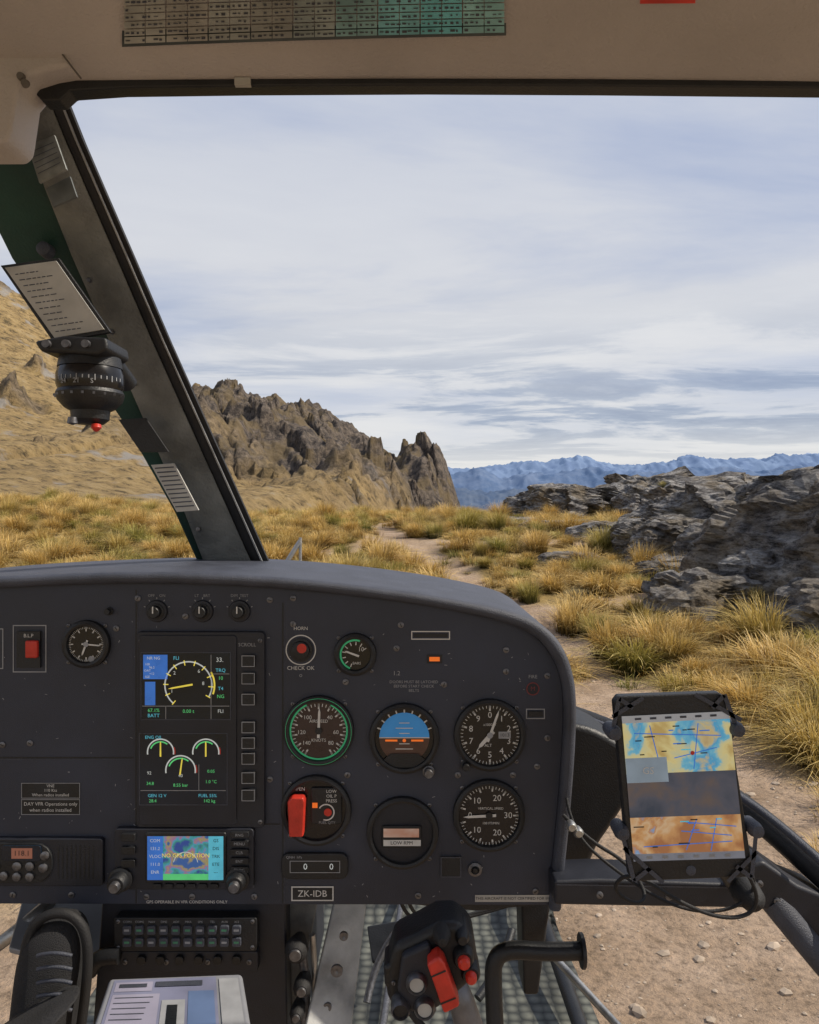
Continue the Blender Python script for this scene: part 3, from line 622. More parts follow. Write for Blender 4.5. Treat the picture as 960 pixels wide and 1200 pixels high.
# ================================================================ compass
g='magnetic_compass'
D=.92
prism(g,'bracket_plate',[(58,408),(90,402),(140,404),(142,418),(130,424),(66,420)],-.04,.03,BLACK,D,.004)
for u in(74,96,118):rev(g,'bracket_screws',u,412,[(5,-.039),(4.5,-.045),(.01,-.045)],SCREW,D,12)
tube(g,'bracket_arm',[P(120,410,D),P(136,430,D+.03),P(150,450,D+.06)],.012,BLACK)
def vrev(part,u,v0,prof,mat,D,n=28):
    vs=[];fs=[]
    for r,v in prof:
        for k in range(n):
            a=2*math.pi*k/n;c=P(u,v,D);vs.append((c[0]+r/F*D*math.cos(a),c[1]+r/F*D*math.sin(a),c[2]))
    for j in range(len(prof)-1):
        for k in range(n):fs.append((j*n+k,j*n+(k+1)%n,(j+1)*n+(k+1)%n,(j+1)*n+k))
    add(g,part,mat,vs,fs,True)
vrev('bowl',106,0,[(1,412),(26,414),(34,420),(36,432)],BLACK,D)
vrev('card_window',106,0,[(35,432),(37.5,440),(37.5,452),(35,458)],DIAL,D)
vrev('lower_bowl',106,0,[(36,458),(38,462),(36,470),(29,478),(22,482),(21,492),(15,497),(1,498)],BLACK,D)
for k in range(10):
    a=math.radians(-170+k*18);c=P(106,465,D);rr=38.5/F*D;add(g,'rim_screws',SCREW,[(c[0]+rr*math.cos(a)+dx,c[1]+rr*math.sin(a),c[2]+dz) for dx,dz in((-.0015,-.0015),(.0015,-.0015),(.0015,.0015),(-.0015,.0015))],[(0,1,2,3)])
vrev('red_knob',113,0,[(1,496),(5,497),(6,501),(3,505),(1,506)],RED,D-.01,14)
vrev('knob_side',85,0,[(1,488),(5,489),(6,496),(1,498)],SCREW,D-.03,14)
for k in range(15):
    a=math.radians(-150+k*10)
    rr=38/F*D;c=P(106,446,D)
    px,py=c[0]+rr*math.cos(a),c[1]+rr*math.sin(a);h=.005 if k%3==0 else .0028
    tx,ty=-math.sin(a)*.0006,math.cos(a)*.0006
    add(g,'card_ticks',GREYM,[(px-tx,py-ty,c[2]-h),(px+tx,py+ty,c[2]-h),(px+tx,py+ty,c[2]+h*.4),(px-tx,py-ty,c[2]+h*.4)],[(0,1,2,3)])
for a,s in((-115,'24'),(-90,'21'),(-65,'S')):
    ra=math.radians(a);c=P(106,452,D);rr=38.3/F*D
    o=text(g,0,0,5.5,s,GREYM,0,D);o.location=(c[0]+rr*math.cos(ra),c[1]+rr*math.sin(ra),c[2]);o.rotation_euler=(math.pi/2,0,ra+math.pi/2)
# ================================================================ exterior probes
g='pitot_probe'
tube(g,'mast',[P(326,676,1.9),P(338,655,1.9),P(352,634,1.9)],.006,CREAM);tube(g,'mast',[P(352,668,1.9),P(352,630,1.9)],.004,SILVER)
prism(g,'nose_vent',[(318,678),(330,670),(370,668),(402,674),(408,680)],0,.1,BLACK,1.45,.004)
flush()

# ================================================================ TERRAIN
PATH=[(.9,-2),(1.0,2.8),(1.35,4.5),(1.75,6.3),(2.15,8.5),(1.75,10.5),(1.0,13),(.3,16.5),(-.6,21),(-1.2,27)]
def pathdist(x,y):
    d=np.full(np.shape(x),1e9)
    for (x0,y0),(x1,y1) in zip(PATH[:-1],PATH[1:]):
        vx,vy=x1-x0,y1-y0;t=np.clip(((x-x0)*vx+(y-y0)*vy)/(vx*vx+vy*vy),0,1)
        d=np.minimum(d,np.hypot(x-x0-t*vx,y-y0-t*vy))
    return d
def bare(x,y):
    d=pathdist(x,y)+.42*fbm(x*.9,y*.7,0,3,5)
    w=np.interp(y,[0,4,5.5,7,9,14,27],[2.2,1.3,.75,.48,.34,.50,.35])
    b=1-sstep(w*.7,w*1.3,d)
    b=np.maximum(b,1-sstep(3.6,4.6,np.hypot(x*.8-.4,y)+.6*fbm(x,y,0,3,9)))
    b=np.maximum(b,sstep(.30,.45,fbm(x*.25+4,y*.5,0,3,21))*.9)
    return b
def gh(x,y):
    x=np.asarray(x,float);y=np.asarray(y,float)
    z=1.42*sstep(5,27,y)
    z=z+.26*fbm(x*.22,y*.22,0,4,3)*sstep(3,8,np.hypot(x,y))+.035*fbm(x*1.7,y*1.7,0,3,8)
    z=z-.10*(1-sstep(.2,1.0,pathdist(x,y)))*sstep(5,8,y)
    z=z+.5*sstep(-4,-16,x)*sstep(10,26,y)
    z=z-.5*sstep(4.2,6.5,x)*(sstep(7.5,9.5,y))*(1-sstep(13,17,y))
    d=np.maximum.reduce([y-33,np.abs(x)-45,-y-45,np.zeros_like(z)])
    z=z-260*(1-np.exp(-d*.40/260))+ np.clip(d/200,0,1)*25*fbm(x*.004,y*.004,0,4,31)
    return z
def axis(lo,hi,n,far,m):
    a=np.linspace(lo,hi,n);st=a[1]-a[0]
    g_=np.geomspace(st,far,m)
    return np.concatenate([lo-g_[::-1],a,hi+g_])
X=axis(-26,26,420,14000,70);Y=axis(-3,36,360,14000,70)
XX,YY=np.meshgrid(X,Y);ZZ=gh(XX,YY)
def gridmesh(name,XX,YY,ZZ,mat,attrs={}):
    ny,nx=XX.shape;co=np.stack([XX,YY,ZZ],-1).reshape(-1,3).astype(np.float32)
    idx=np.arange(nx*ny).reshape(ny,nx);q=np.stack([idx[:-1,:-1],idx[:-1,1:],idx[1:,1:],idx[1:,:-1]],-1).reshape(-1,4)
    me=bpy.data.meshes.new(name);me.vertices.add(len(co));me.vertices.foreach_set('co',co.ravel())
    me.loops.add(q.size);me.loops.foreach_set('vertex_index',q.ravel().astype(np.int32))
    me.polygons.add(len(q));me.polygons.foreach_set('loop_start',np.arange(0,q.size,4,dtype=np.int32))
    for k,a in attrs.items():
        at=me.attributes.new(k,'FLOAT','POINT');at.data.foreach_set('value',np.asarray(a,np.float32).ravel())
    me.materials.append(mat);me.update(calc_edges=True);me.validate();me.shade_smooth()
    o=bpy.data.objects.new(name,me);scene.collection.objects.link(o);return o
def nz(N,L,vec,scale,detail=8,rough=.6):
    n=N.new('ShaderNodeTexNoise');n.inputs['Scale'].default_value=scale;n.inputs['Detail'].default_value=detail;n.inputs['Roughness'].default_value=rough
    L.new(vec,n.inputs['Vector']);return n
def ramp(N,L,fac,stops):
    r=N.new('ShaderNodeValToRGB');cr=r.color_ramp
    while len(cr.elements)<len(stops):cr.elements.new(.5)
    for e,(p,c) in zip(cr.elements,stops):e.position=p;e.color=list(c)+[1]
    L.new(fac,r.inputs['Fac']);return r
def mix(N,L,f,a,b,bt='MIX'):
    m=N.new('ShaderNodeMix');m.data_type='RGBA';m.blend_type=bt
    for s,x in((m.inputs[0],f),(m.inputs[6],a),(m.inputs[7],b)):
        if isinstance(x,(int,float)):s.default_value=x
        elif isinstance(x,tuple):s.default_value=(*x,1)
        else:L.new(x,s)
    return m.outputs[2]
def bumpn(N,L,h,st,dist,b):
    bp=N.new('ShaderNodeBump');bp.inputs['Strength'].default_value=st;bp.inputs['Distance'].default_value=dist
    L.new(h,bp.inputs['Height']);L.new(bp.outputs['Normal'],b.inputs['Normal'])
m,nt,b=newmat('ground_soil');N=nt.nodes;L=nt.links
tc=N.new('ShaderNodeTexCoord').outputs['Object'];at=N.new('ShaderNodeAttribute');at.attribute_name='bare'
n1=nz(N,L,tc,2.5);n2=nz(N,L,tc,30,8,.7);n3=nz(N,L,tc,.6)
dirt=ramp(N,L,n1.outputs['Fac'],[(.3,(.24,.165,.10)),(.5,(.36,.26,.175)),(.7,(.46,.345,.25))])
grav=ramp(N,L,n2.outputs['Fac'],[(.35,(.45,.43,.40)),(.5,(.95,.95,.95)),(.68,(1.25,1.2,1.15))])
dirt=mix(N,L,.85,dirt.outputs[0],grav.outputs[0],'MULTIPLY')
gr=ramp(N,L,n3.outputs['Fac'],[(.35,(.16,.12,.04)),(.5,(.36,.25,.085)),(.65,(.28,.20,.08))])
gr2=mix(N,L,.8,gr.outputs[0],grav.outputs[0],'MULTIPLY')
col=mix(N,L,at.outputs['Fac'],gr2,dirt);L.new(col,b.inputs['Base Color']);b.inputs['Roughness'].default_value=.95
bumpn(N,L,n2.outputs['Fac'],.9,.03,b)
gridmesh('ground',XX,YY,ZZ,m,{'bare':bare(XX,YY)})

# --- left hill and ridge
CR=[(-900,-60),(-400,150),(0,330),(60,372),(150,425),(235,462),(262,470),(285,479),(300,484),(306,476),(312,468),(328,467),(336,474),(342,492),(350,498),(355,485),(361,478),(374,480),(384,489),(396,492),(405,502),(418,505),(428,518),(440,521),(452,534),(466,545),(480,551),(487,543),(496,543),(503,537),(512,541),(519,550),(524,549),(529,560),(536,583),(548,620),(640,800)]
CX=[(u-480)/F*150 for u,v in CR];CZZ=[1.7+(600-v)/F*150 for u,v in CR]
Xh=np.concatenate([np.linspace(-260,-92,40),np.linspace(-91,22,560),np.linspace(23,60,12)])
Yh=np.concatenate([np.linspace(26,60,60),np.linspace(60.6,165,260),np.linspace(168,300,24)])
XH,YH=np.meshgrid(Xh,Yh)
t=np.clip((YH-30)/120,0,3)
rk=sstep(-46,-32,XH+7*fbm(XH*.08,YH*.08,0,3,2)+ (YH-120)*.12)*sstep(.40,.62,t+.18*fbm(XH*.1,YH*.1,0,3,66))
rk=np.maximum(rk,sstep(.25,.4,fbm(XH*.12,YH*.10,0,4,88))*sstep(.3,.5,t)*.7)
crest=np.interp(XH+(150-YH)*.22*sstep(-60,-20,XH),CX,CZZ)+.35*sstep(-45,-30,XH)*fbm(XH*.6,YH*.1,0,3,15)
front=1.2+(crest-1.2)*np.power(np.clip(t,0,1),1.15)
back=crest-(YH-150)*.7
ZH=np.where(YH<150,front,back)
ZH=ZH+1.6*fbm(XH*.07,YH*.05,0,5,40)*sstep(.05,.3,t)*(1-sstep(.9,1.0,t)*.6)
rd=fbm(XH*.11+YH*.05,YH*.04,0,3,50,True)
# blocky buttresses: warped cell steps
wx_=XH*.16+YH*.05+.8*fbm(XH*.15,YH*.1,0,3,71);wy_=YH*.09+.8*fbm(XH*.15,YH*.1,0,3,72)
cell=vnoise(np.floor(wx_)*1.7,np.floor(wy_)*1.7,0,73);cell2=vnoise(np.floor(wx_*2.6)*1.7,np.floor(wy_*2.6)*1.7,0,74)
fade=(1-sstep(.90,1.0,t)*.85)
ZH=ZH+rk*(5.0*(rd-.2)*fade+(2.4*cell+1.2*cell2)*fade+.9*fbm(XH*.5,YH*.35,0,4,60,True)*(.4+.6*fade))
ZH=ZH+.35*fbm(XH*.6,YH*.6,0,4,91)*(.4+rk)
ZH=ZH-6*(1-sstep(0,.04,t))
m,nt,b=newmat('hillside');N=nt.nodes;L=nt.links
tc=N.new('ShaderNodeTexCoord').outputs['Object'];at=N.new('ShaderNodeAttribute');at.attribute_name='rocky'
n1=nz(N,L,tc,.12);n2=nz(N,L,tc,1.0,10,.75);n3=nz(N,L,tc,.5,8,.7);n4=nz(N,L,tc,.16,5,.6)
gra=ramp(N,L,n3.outputs['Fac'],[(.30,(.15,.11,.045)),(.45,(.32,.22,.09)),(.58,(.44,.31,.13)),(.7,(.38,.31,.20))])
roc=ramp(N,L,n2.outputs['Fac'],[(.34,(.022,.02,.020)),(.46,(.085,.068,.056)),(.55,(.17,.135,.105)),(.66,(.28,.225,.165))])
moss=ramp(N,L,n4.outputs['Fac'],[(.50,(0,0,0)),(.58,(.75,.75,.75))])
roc=mix(N,L,moss.outputs[0],roc.outputs[0],(.20,.145,.07))
speck=ramp(N,L,n2.outputs['Fac'],[(.38,(.30,.28,.25)),(.47,(1,1,1)),(.75,(1.2,1.15,1.1))])
gra=mix(N,L,.9,gra.outputs[0],speck.outputs[0],'MULTIPLY')
scr=ramp(N,L,n1.outputs['Fac'],[(.58,(0,0,0)),(.64,(1,1,1))])
gra=mix(N,L,scr.outputs[0],gra,(.38,.345,.30))
L.new(mix(N,L,at.outputs['Fac'],gra,roc),b.inputs['Base Color']);b.inputs['Roughness'].default_value=.95
bumpn(N,L,n2.outputs['Fac'],1.0,1.2,b)
gridmesh('rocky_mountain_ridge',XH,YH,ZH,m,{'rocky':rk})
# --- distant mountains
def range_(name,dist,depth,base,prof_,amp,seed,haze_cols,snow,haze_em):
    Xd=np.linspace(-dist*.9,dist*1.1,900);Yd=np.linspace(dist,dist+depth,60)
    A,B=np.meshgrid(Xd,Yd);tt=(B-dist)/depth
    uu=480+A/dist*F;cr=np.interp(uu,[p[0] for p in prof_],[p[1] for p in prof_])
    ht=(600-cr)/F*dist
    env=np.sin(np.pi*np.clip(tt,0,1))**.8
    Z=base+(ht-base)*env+amp*env*fbm(A/dist*14,B/dist*14,0,6,seed,True)+amp*.6*env*fbm(A/dist*60,B/dist*60,0,4,seed+5,True)
    m,nt,b=newmat(name+'_mat');N=nt.nodes;L=nt.links
    geo=N.new('ShaderNodeNewGeometry');sp=N.new('ShaderNodeSeparateXYZ');L.new(geo.outputs['Position'],sp.inputs[0])
    n=nz(N,L,geo.outputs['Position'],30/dist,10,.75)
    c=ramp(N,L,n.outputs['Fac'],[(.40,haze_cols[0]),(.60,haze_cols[1])])  # blue-grey base colours include painted aerial haze
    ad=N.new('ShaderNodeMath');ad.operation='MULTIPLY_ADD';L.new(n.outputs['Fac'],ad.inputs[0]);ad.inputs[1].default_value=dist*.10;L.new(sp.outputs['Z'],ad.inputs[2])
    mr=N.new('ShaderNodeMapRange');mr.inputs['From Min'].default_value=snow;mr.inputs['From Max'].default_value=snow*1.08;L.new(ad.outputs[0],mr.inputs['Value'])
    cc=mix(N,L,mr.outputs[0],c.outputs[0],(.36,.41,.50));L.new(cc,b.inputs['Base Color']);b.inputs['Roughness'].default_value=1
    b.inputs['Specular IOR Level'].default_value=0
    b.inputs['Emission Color'].default_value=(*haze_em,1);b.inputs['Emission Strength'].default_value=.45  # bluish emission imitates haze over distance; the slopes themselves give no light
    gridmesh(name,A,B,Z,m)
P1=[(-600,575),(450,572),(530,548),(560,550),(600,547),(640,542),(660,536),(680,532),(700,535),(720,532),(740,537),(760,541),(790,540),(820,541),(850,534),(870,538),(900,540),(960,536),(1100,524),(1500,540)]
P2=[(-600,575),(480,570),(540,560),(570,552),(600,564),(640,556),(680,550),(720,553),(760,556),(800,552),(830,556),(860,550),(940,552),(1100,548),(1500,560)]
P3=[(-600,585),(480,578),(540,574),(600,578),(700,572),(780,576),(860,568),(960,574),(1100,568),(1500,575)]
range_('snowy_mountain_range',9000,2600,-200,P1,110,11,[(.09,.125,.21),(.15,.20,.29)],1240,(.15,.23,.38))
range_('hazy_foothills',6500,1500,-250,P2,70,23,[(.06,.09,.15),(.12,.15,.21)],4000,(.10,.17,.32))
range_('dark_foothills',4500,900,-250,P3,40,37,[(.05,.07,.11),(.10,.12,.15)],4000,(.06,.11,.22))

# --- rocks
m,nt,b=newmat('schist_rock');N=nt.nodes;L=nt.links
tc=N.new('ShaderNodeTexCoord').outputs['Object']
mp=N.new('ShaderNodeMapping');mp.inputs['Scale'].default_value=(.9,.9,2.4);mp.inputs['Rotation'].default_value=(.15,-.45,0);L.new(tc,mp.inputs['Vector'])
n1=nz(N,L,mp.outputs[0],2.0,12,.75);n2=nz(N,L,tc,1.3,8,.65);n3=nz(N,L,mp.outputs[0],8,10,.75)
c=ramp(N,L,n1.outputs['Fac'],[(.34,(.035,.032,.032)),(.44,(.13,.12,.115)),(.53,(.27,.255,.24)),(.66,(.46,.44,.41))])
lich=ramp(N,L,n2.outputs['Fac'],[(.48,(0,0,0)),(.60,(1,1,1))])
c2=mix(N,L,.6,c.outputs[0],(.22,.165,.09))
c2=mix(N,L,lich.outputs[0],c.outputs[0],c2)
sp_=ramp(N,L,n3.outputs['Fac'],[(.38,(.32,.31,.30)),(.48,(1,1,1)),(.65,(1.25,1.25,1.22))])
c2=mix(N,L,.85,c2,sp_.outputs[0],'MULTIPLY')
vo=N.new('ShaderNodeTexVoronoi');vo.feature='DISTANCE_TO_EDGE';vo.inputs['Scale'].default_value=1.1
wa=mix(N,L,.5,mp.outputs[0],n1.outputs['Color']);L.new(wa,vo.inputs['Vector'])
ck=ramp(N,L,vo.outputs['Distance'],[(0,(.25,.25,.25)),(.035,(1,1,1))])
c2=mix(N,L,.7,c2,ck.outputs[0],'MULTIPLY')
L.new(c2,b.inputs['Base Color']);b.inputs['Roughness'].default_value=.9
h=mix(N,L,.45,n1.outputs['Fac'],n3.outputs['Fac']);h=mix(N,L,.5,h,ck.outputs[0],'MULTIPLY')
bumpn(N,L,h,1.0,.22,b);ROCK=m
def rock(c,s,rz,seed,sub=6,name='rock_mass'):
    bm=bmesh.new();bmesh.ops.create_icosphere(bm,subdivisions=sub,radius=1)
    v=np.array([x.co[:] for x in bm.verts]);p=np.sign(v)*np.abs(v)**.62
    S=np.array(s);w=p*S
    tl=w[:,2]+.30*w[:,0]+.12*w[:,1]
    kk=max(.5,min(s));k=min(s)
    d=.34*fbm(w[:,0]*.8/kk,w[:,1]*.8/kk,w[:,2]*.8/kk,3,seed)+.22*fbm(w[:,0]*1.3/kk,w[:,1]*1.3/kk,tl*2.6/kk,6,seed+3,True)
    terr=vnoise(w[:,0]*.8/kk,w[:,1]*.8/kk,np.floor(tl*3.0/kk+.8*fbm(w[:,0]/kk,w[:,1]/kk,0,3,seed+8))*1.7,seed+9)
    fx=fbm(w[:,0]/kk,w[:,1]/kk,w[:,2]/kk,3,seed+4)
    vert=vnoise(np.floor(w[:,0]*1.5/kk+.8*fx)*1.3,np.floor(w[:,1]*1.5/kk+.8*fx)*1.3,0,seed+12)
    d=d+.18*terr+.24*vert
    nrm=v/np.linalg.norm(v,axis=1)[:,None];w=w+nrm*(d*k)[:,None]*np.array([1.3,1.3,.7])
    cr,sr=math.cos(rz),math.sin(rz);x=w[:,0]*cr-w[:,1]*sr;y=w[:,0]*sr+w[:,1]*cr
    for i,vt in enumerate(bm.verts):vt.co=(x[i]+c[0],y[i]+c[1],w[i,2]+c[2])
    me=bpy.data.meshes.new(name);bm.to_mesh(me);bm.free();me.materials.append(ROCK)
    o=bpy.data.objects.new(name,me);scene.collection.objects.link(o);o.parent=G('schist_outcrop');return o
RK=[((6.3,27,1.55),(2.7,1.8,.95),.1),((9.5,25,1.5),(2.8,2,1.15),-.1),((8.4,19,.9),(2.6,2.0,1.2),.2),((9.4,16.5,1.1),(2.0,2.0,1.35),.1),
 ((6.75,11.3,.35),(1.55,1.6,1.65),.2),((9.3,12.4,.9),(2.0,2.5,1.85),.0),((5.2,9.5,.0),(.60,.5,.72),.3),
 ((4.25,11.0,.35),(.80,.6,.46),.25),((5.1,11.2,.55),(.45,.5,.62),.5),((4.2,21,1.25),(1.2,.8,.22),.1),((3.0,23,1.35),(.9,.6,.18),.3),((6.1,16.3,.75),(1.6,1.1,.72),.15),
 ((5.0,18.5,1.0),(1.1,.8,.4),.4),((6.6,14.2,.6),(1.2,1.0,.95),.3),((3.2,15.5,.75),(.6,.35,.14),.2),((11,30,1.0),(4,2,1.9),0),((4.9,14.2,.55),(.7,.5,.3),.1)]
for i,(c,s,rz) in enumerate(RK):rock(c,s,rz,100+i*13,6 if max(s)>1.1 else 5)
# --- tussocks
m,nt,b=newmat('tussock_blades');N=nt.nodes;L=nt.links
at=N.new('ShaderNodeAttribute');at.attribute_name='t';at2=N.new('ShaderNodeAttribute');at2.attribute_name='rnd';oi=N.new('ShaderNodeObjectInfo')
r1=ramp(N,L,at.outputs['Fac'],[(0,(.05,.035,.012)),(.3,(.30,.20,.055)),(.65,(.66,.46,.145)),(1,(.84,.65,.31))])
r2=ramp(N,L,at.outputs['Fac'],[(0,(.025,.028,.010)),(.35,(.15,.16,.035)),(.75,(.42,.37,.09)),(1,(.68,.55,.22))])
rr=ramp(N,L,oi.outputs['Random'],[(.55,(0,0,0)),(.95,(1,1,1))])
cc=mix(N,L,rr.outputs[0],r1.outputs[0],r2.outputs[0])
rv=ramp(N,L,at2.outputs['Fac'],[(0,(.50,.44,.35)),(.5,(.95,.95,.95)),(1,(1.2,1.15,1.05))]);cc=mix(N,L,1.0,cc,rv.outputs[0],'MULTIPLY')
L.new(cc,b.inputs['Base Color']);b.inputs['Roughness'].default_value=.5;b.inputs['Specular IOR Level'].default_value=.35
tr=N.new('ShaderNodeBsdfTranslucent');L.new(cc,tr.inputs['Color']);ms=N.new('ShaderNodeMixShader');ms.inputs[0].default_value=.3
L.new(b.outputs[0],ms.inputs[1]);L.new(tr.outputs[0],ms.inputs[2]);L.new(ms.outputs[0],N['Material Output'].inputs['Surface']);BLADE=m
def clump(name,nb,L0,spread,w0,rbase):
    V=[];Fc=[];T=[];Rn=[]
    wind=random.uniform(0,6.28)
    for i in range(nb):
        az=random.uniform(0,2*math.pi);lean=abs(random.gauss(0,.5))*spread+.08;Lb=L0*random.uniform(.5,1.15);rb=rbase*math.sqrt(random.random())
        bx,by=rb*math.cos(az+random.uniform(-1,1)),rb*math.sin(az+random.uniform(-1,1));dx,dy=math.cos(az)+.35*math.cos(wind),math.sin(az)+.35*math.sin(wind)
        w=w0*random.uniform(.6,1.2);rn=random.random();k=len(V);wx,wy=-dy*w,dx*w;tw=random.uniform(-.6,.6)
        for j,tt in enumerate((0,.3,.6,.85,1)):
            hh=Lb*min(1.1,lean)*tt**1.7;z=Lb*(tt-(.25+.45*min(1,lean))*tt*tt*tt**.3)
            cx,cy=bx+dx*hh,by+dy*hh;ww=(1,.9,.65,.35)[j] if j<4 else 0
            if j<4:
                V+=[(cx-wx*ww,cy-wy*ww,z-.02),(cx+wx*ww,cy+wy*ww,z-.02+tw*w*ww)];T+=[tt,tt];Rn+=[rn,rn]
            else:V.append((cx,cy,z-.02));T.append(tt);Rn.append(rn)
        Fc+=[(k,k+1,k+3,k+2),(k+2,k+3,k+5,k+4),(k+4,k+5,k+7,k+6),(k+6,k+7,k+8)]
    me=bpy.data.meshes.new(name);me.from_pydata(V,[],Fc)
    a=me.attributes.new('t','FLOAT','POINT');a.data.foreach_set('value',T);a=me.attributes.new('rnd','FLOAT','POINT');a.data.foreach_set('value',Rn)
    me.materials.append(BLADE);return me
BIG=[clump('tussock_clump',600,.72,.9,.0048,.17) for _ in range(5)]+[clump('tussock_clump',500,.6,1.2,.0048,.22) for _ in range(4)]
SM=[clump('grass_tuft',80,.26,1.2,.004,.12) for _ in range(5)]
TG=G('tussock_grass')
def inst(me,x,y,s,nm):
    o=bpy.data.objects.new(nm,me);scene.collection.objects.link(o);o.parent=TG
    o.location=(x,y,float(gh(x,y))-.01);o.scale=(s,s,s*random.uniform(.7,1.2));o.rotation_euler=(random.uniform(-.12,.12),random.uniform(-.12,.12),random.uniform(0,6.28))
def inrock(x,y,f=.9):
    return any(((x-c[0])/(s[0]*f))**2+((y-c[1])/(s[1]*f))**2<1 for c,s,r in RK if s[2]>.3)
def cliff(x,y):return x>4.5 and 8.8<y<12.5
placed=[]
cand=np.stack([rng.uniform(-24,16,12000),rng.uniform(4.0,33,12000)],1)
bb=bare(cand[:,0],cand[:,1]);cnt=0
for (x,y),bv in zip(cand,bb):
    if abs(x)>y*.72+1.5 or bv>.42 or inrock(x,y) or cliff(x,y):continue
    dmin=.40+.30*random.random()
    if any((x-a)**2+(y-c)**2<dmin*dmin for a,c in placed):continue
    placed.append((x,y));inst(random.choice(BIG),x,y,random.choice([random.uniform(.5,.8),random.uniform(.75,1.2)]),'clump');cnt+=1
for x,y,s in((3.6,7.4,1.25),(2.9,9.0,1.1),(4.4,8.0,1.2),(2.95,5.6,1.0),(3.4,6.0,1.1),(2.75,5.0,.85),(3.3,4.6,.8),(2.2,10.4,1.1),(2.45,4.3,.5),(2.5,7.0,.8),(2.8,6.3,.9),(2.6,4.0,.55),(1.2,9.2,.9),(.9,10.6,.9),(1.95,3.55,.4),(1.85,3.3,.3)):inst(random.choice(BIG),x,y,s,'clump')
# tufts growing on top of and between the rocks
for x,y,z,s in((4.7,10.5,.45,.5),(5.9,9.7,.2,.6),(6.3,15.3,1.3,.6),(5.2,17.7,1.3,.6),(7.3,18.0,1.7,.5),(8.0,24,2.4,.6),(5.0,26,2.1,.6),(4.0,10.4,.3,.6),(5.6,13.4,.9,.7),(4.9,15.6,1.0,.8)):
    o=bpy.data.objects.new('clump',random.choice(BIG));scene.collection.objects.link(o);o.parent=TG;o.location=(x,y,z);o.scale=(s,s,s)
ct=0
for k in range(6500):
    x=random.uniform(-20,13);y=random.uniform(3.2,30)
    if abs(x)>y*.7+1.5:continue
    bv=float(bare(np.array([x]),np.array([y]))[0])
    if bv>.5 and random.random()<.93:continue
    inst(random.choice(SM),x,y,random.uniform(.6,1.6),'tuft');ct+=1
print('tussocks',cnt,ct)
# --- pebbles
V=[];Fc=[]
for k in range(2200):
    y=random.uniform(1.8,9);x=random.uniform(.2,1.0)*y*.62 if random.random()<.8 else random.uniform(-4,4)
    if float(bare(np.array([x]),np.array([y]))[0])<.3 and random.random()<.8:continue
    s=min(.030,.0038*math.exp(random.expovariate(1.8)));z=float(gh(x,y))
    bm=bmesh.new();bmesh.ops.create_icosphere(bm,subdivisions=1,radius=1)
    kk=len(V);sx,sy,sz=s*random.uniform(.8,1.5),s*random.uniform(.7,1.2),s*random.uniform(.4,.7);rz=random.uniform(0,3)
    for v in bm.verts:
        j=random.uniform(.8,1.15);a,b_=v.co.x*sx*j,v.co.y*sy*j;V.append((x+a*math.cos(rz)-b_*math.sin(rz),y+a*math.sin(rz)+b_*math.cos(rz),z+v.co.z*sz*j+sz*.2))
    Fc+=[tuple(kk+v.index for v in f.verts) for f in bm.faces];bm.free()
mk('gravel_stones',V,Fc,M('stone',(.34,.27,.20),.9,0,.45,8),None)

# ================================================================ world, sun, camera
SA,SE=math.radians(92),math.radians(46)
w=bpy.data.worlds.new('World');scene.world=w;w.use_nodes=True;nt=w.node_tree;N=nt.nodes;L=nt.links
bg=N['Background'];bg.inputs['Strength'].default_value=.115
sk=N.new('ShaderNodeTexSky');sk.sky_type='NISHITA';sk.sun_disc=False;sk.sun_elevation=SE;sk.sun_rotation=SA
tc=N.new('ShaderNodeTexCoord').outputs['Generated'];sp=N.new('ShaderNodeSeparateXYZ');L.new(tc,sp.inputs[0])
def math_(op,a,b_=0):
    n=N.new('ShaderNodeMath');n.operation=op
    for i,x in enumerate((a,b_)):
        if isinstance(x,(int,float)):n.inputs[i].default_value=x
        else:L.new(x,n.inputs[i])
    return n.outputs[0]
zc=math_('MAXIMUM',sp.outputs['Z'],.0);za=math_('ADD',zc,.06)
cx=math_('DIVIDE',sp.outputs['X'],za);cy=math_('DIVIDE',sp.outputs['Y'],za)
cv=N.new('ShaderNodeCombineXYZ');L.new(cx,cv.inputs[0]);L.new(cy,cv.inputs[1])
mp=N.new('ShaderNodeMapping');mp.inputs['Scale'].default_value=(.6,1.0,1);mp.inputs['Rotation'].default_value=(0,0,.25);mp.inputs['Location'].default_value=(3.1,1.7,0);L.new(cv.outputs[0],mp.inputs['Vector'])
n1=nz(N,L,mp.outputs[0],.6,7,.55);n1.inputs['Distortion'].default_value=.5
n2=nz(N,L,mp.outputs[0],1.0,10,.62);n2.inputs['Distortion'].default_value=.4
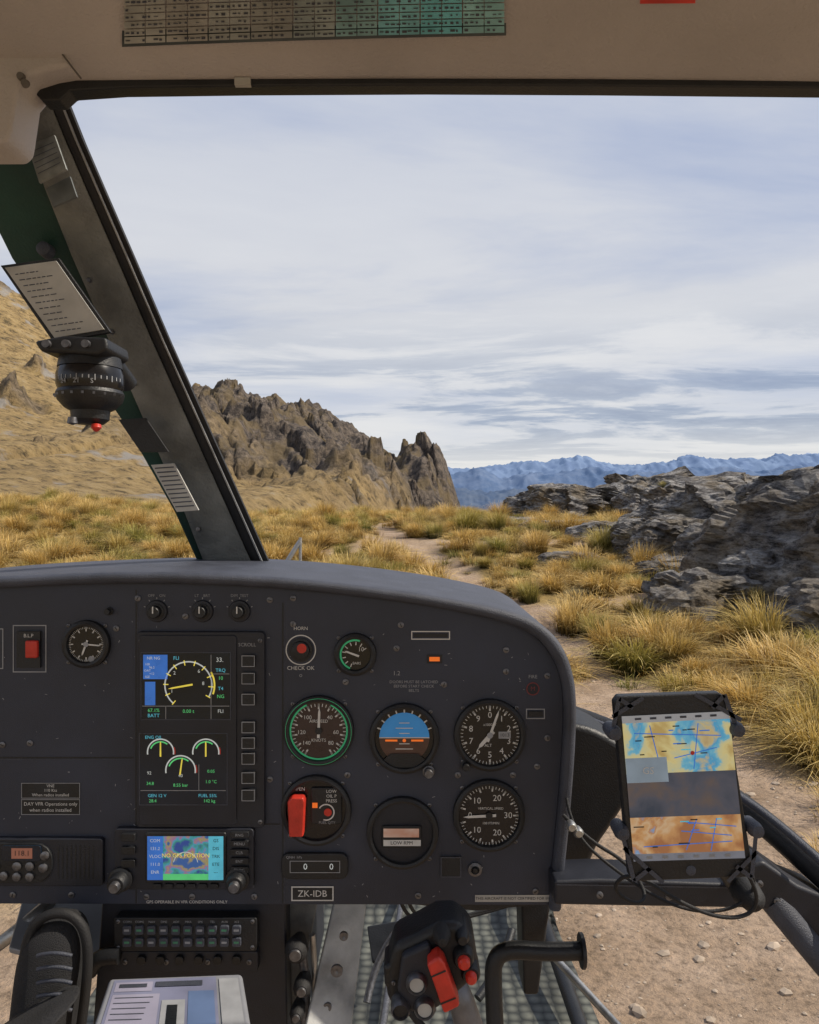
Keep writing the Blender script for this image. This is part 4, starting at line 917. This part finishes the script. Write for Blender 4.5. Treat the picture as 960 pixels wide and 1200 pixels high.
high=ramp(N,L,n1.outputs['Fac'],[(.36,(3.6,4.2,5.7)),(.46,(4.9,5.25,6.2)),(.56,(6.4,6.45,6.7)),(.66,(6.9,6.9,7.0))])
elev=ramp(N,L,zc,[(.0,(1,1,1)),(.10,(1,1,1)),(.17,(.65,.65,.65)),(.24,(.15,.15,.15)),(.30,(0,0,0))])
low=ramp(N,L,n2.outputs['Fac'],[(.40,(7.6,7.5,7.4)),(.47,(6.2,6.3,6.6)),(.53,(3.5,4.0,5.0)),(.60,(2.7,3.2,4.3)),(.7,(4.6,5.0,5.8))])
lowsel=ramp(N,L,n2.outputs['Fac'],[(.42,(.5,.5,.5)),(.54,(1,1,1))])
f=mix(N,L,1.0,elev.outputs[0],lowsel.outputs[0],'MULTIPLY')
cl=mix(N,L,f,high.outputs[0],low.outputs[0])
wh=ramp(N,L,zc,[(.0,(.7,.7,.7)),(.065,(.7,.7,.7)),(.088,(.4,.4,.4)),(.115,(0,0,0))])
cl=mix(N,L,wh.outputs[0],cl,(7.5,7.35,7.15))
up_=ramp(N,L,zc,[(.25,(1,1,1)),(.6,(.78,.84,.96))]);cl=mix(N,L,1.0,cl,up_.outputs[0],'MULTIPLY')
out=mix(N,L,.90,sk.outputs[0],cl);L.new(out,bg.inputs['Color'])
sd=Vector((math.sin(SA)*math.cos(SE),math.cos(SA)*math.cos(SE),math.sin(SE)))
l=bpy.data.lights.new('sun','SUN');l.energy=4.8;l.angle=math.radians(.6);l.color=(1,.90,.76)
o=bpy.data.objects.new('sun',l);scene.collection.objects.link(o);o.rotation_euler=sd.to_track_quat('Z','Y').to_euler();o.location=(20,10,30)
c=bpy.data.cameras.new('camera');c.sensor_fit='VERTICAL';c.sensor_height=24;c.lens=18;c.clip_start=.02;c.clip_end=40000
o=bpy.data.objects.new('camera',c);scene.collection.objects.link(o);o.location=(0,0,CZ);o.rotation_euler=(math.pi/2,0,0);scene.camera=o
scene.view_settings.view_transform='Standard';scene.view_settings.look='None';scene.view_settings.exposure=0
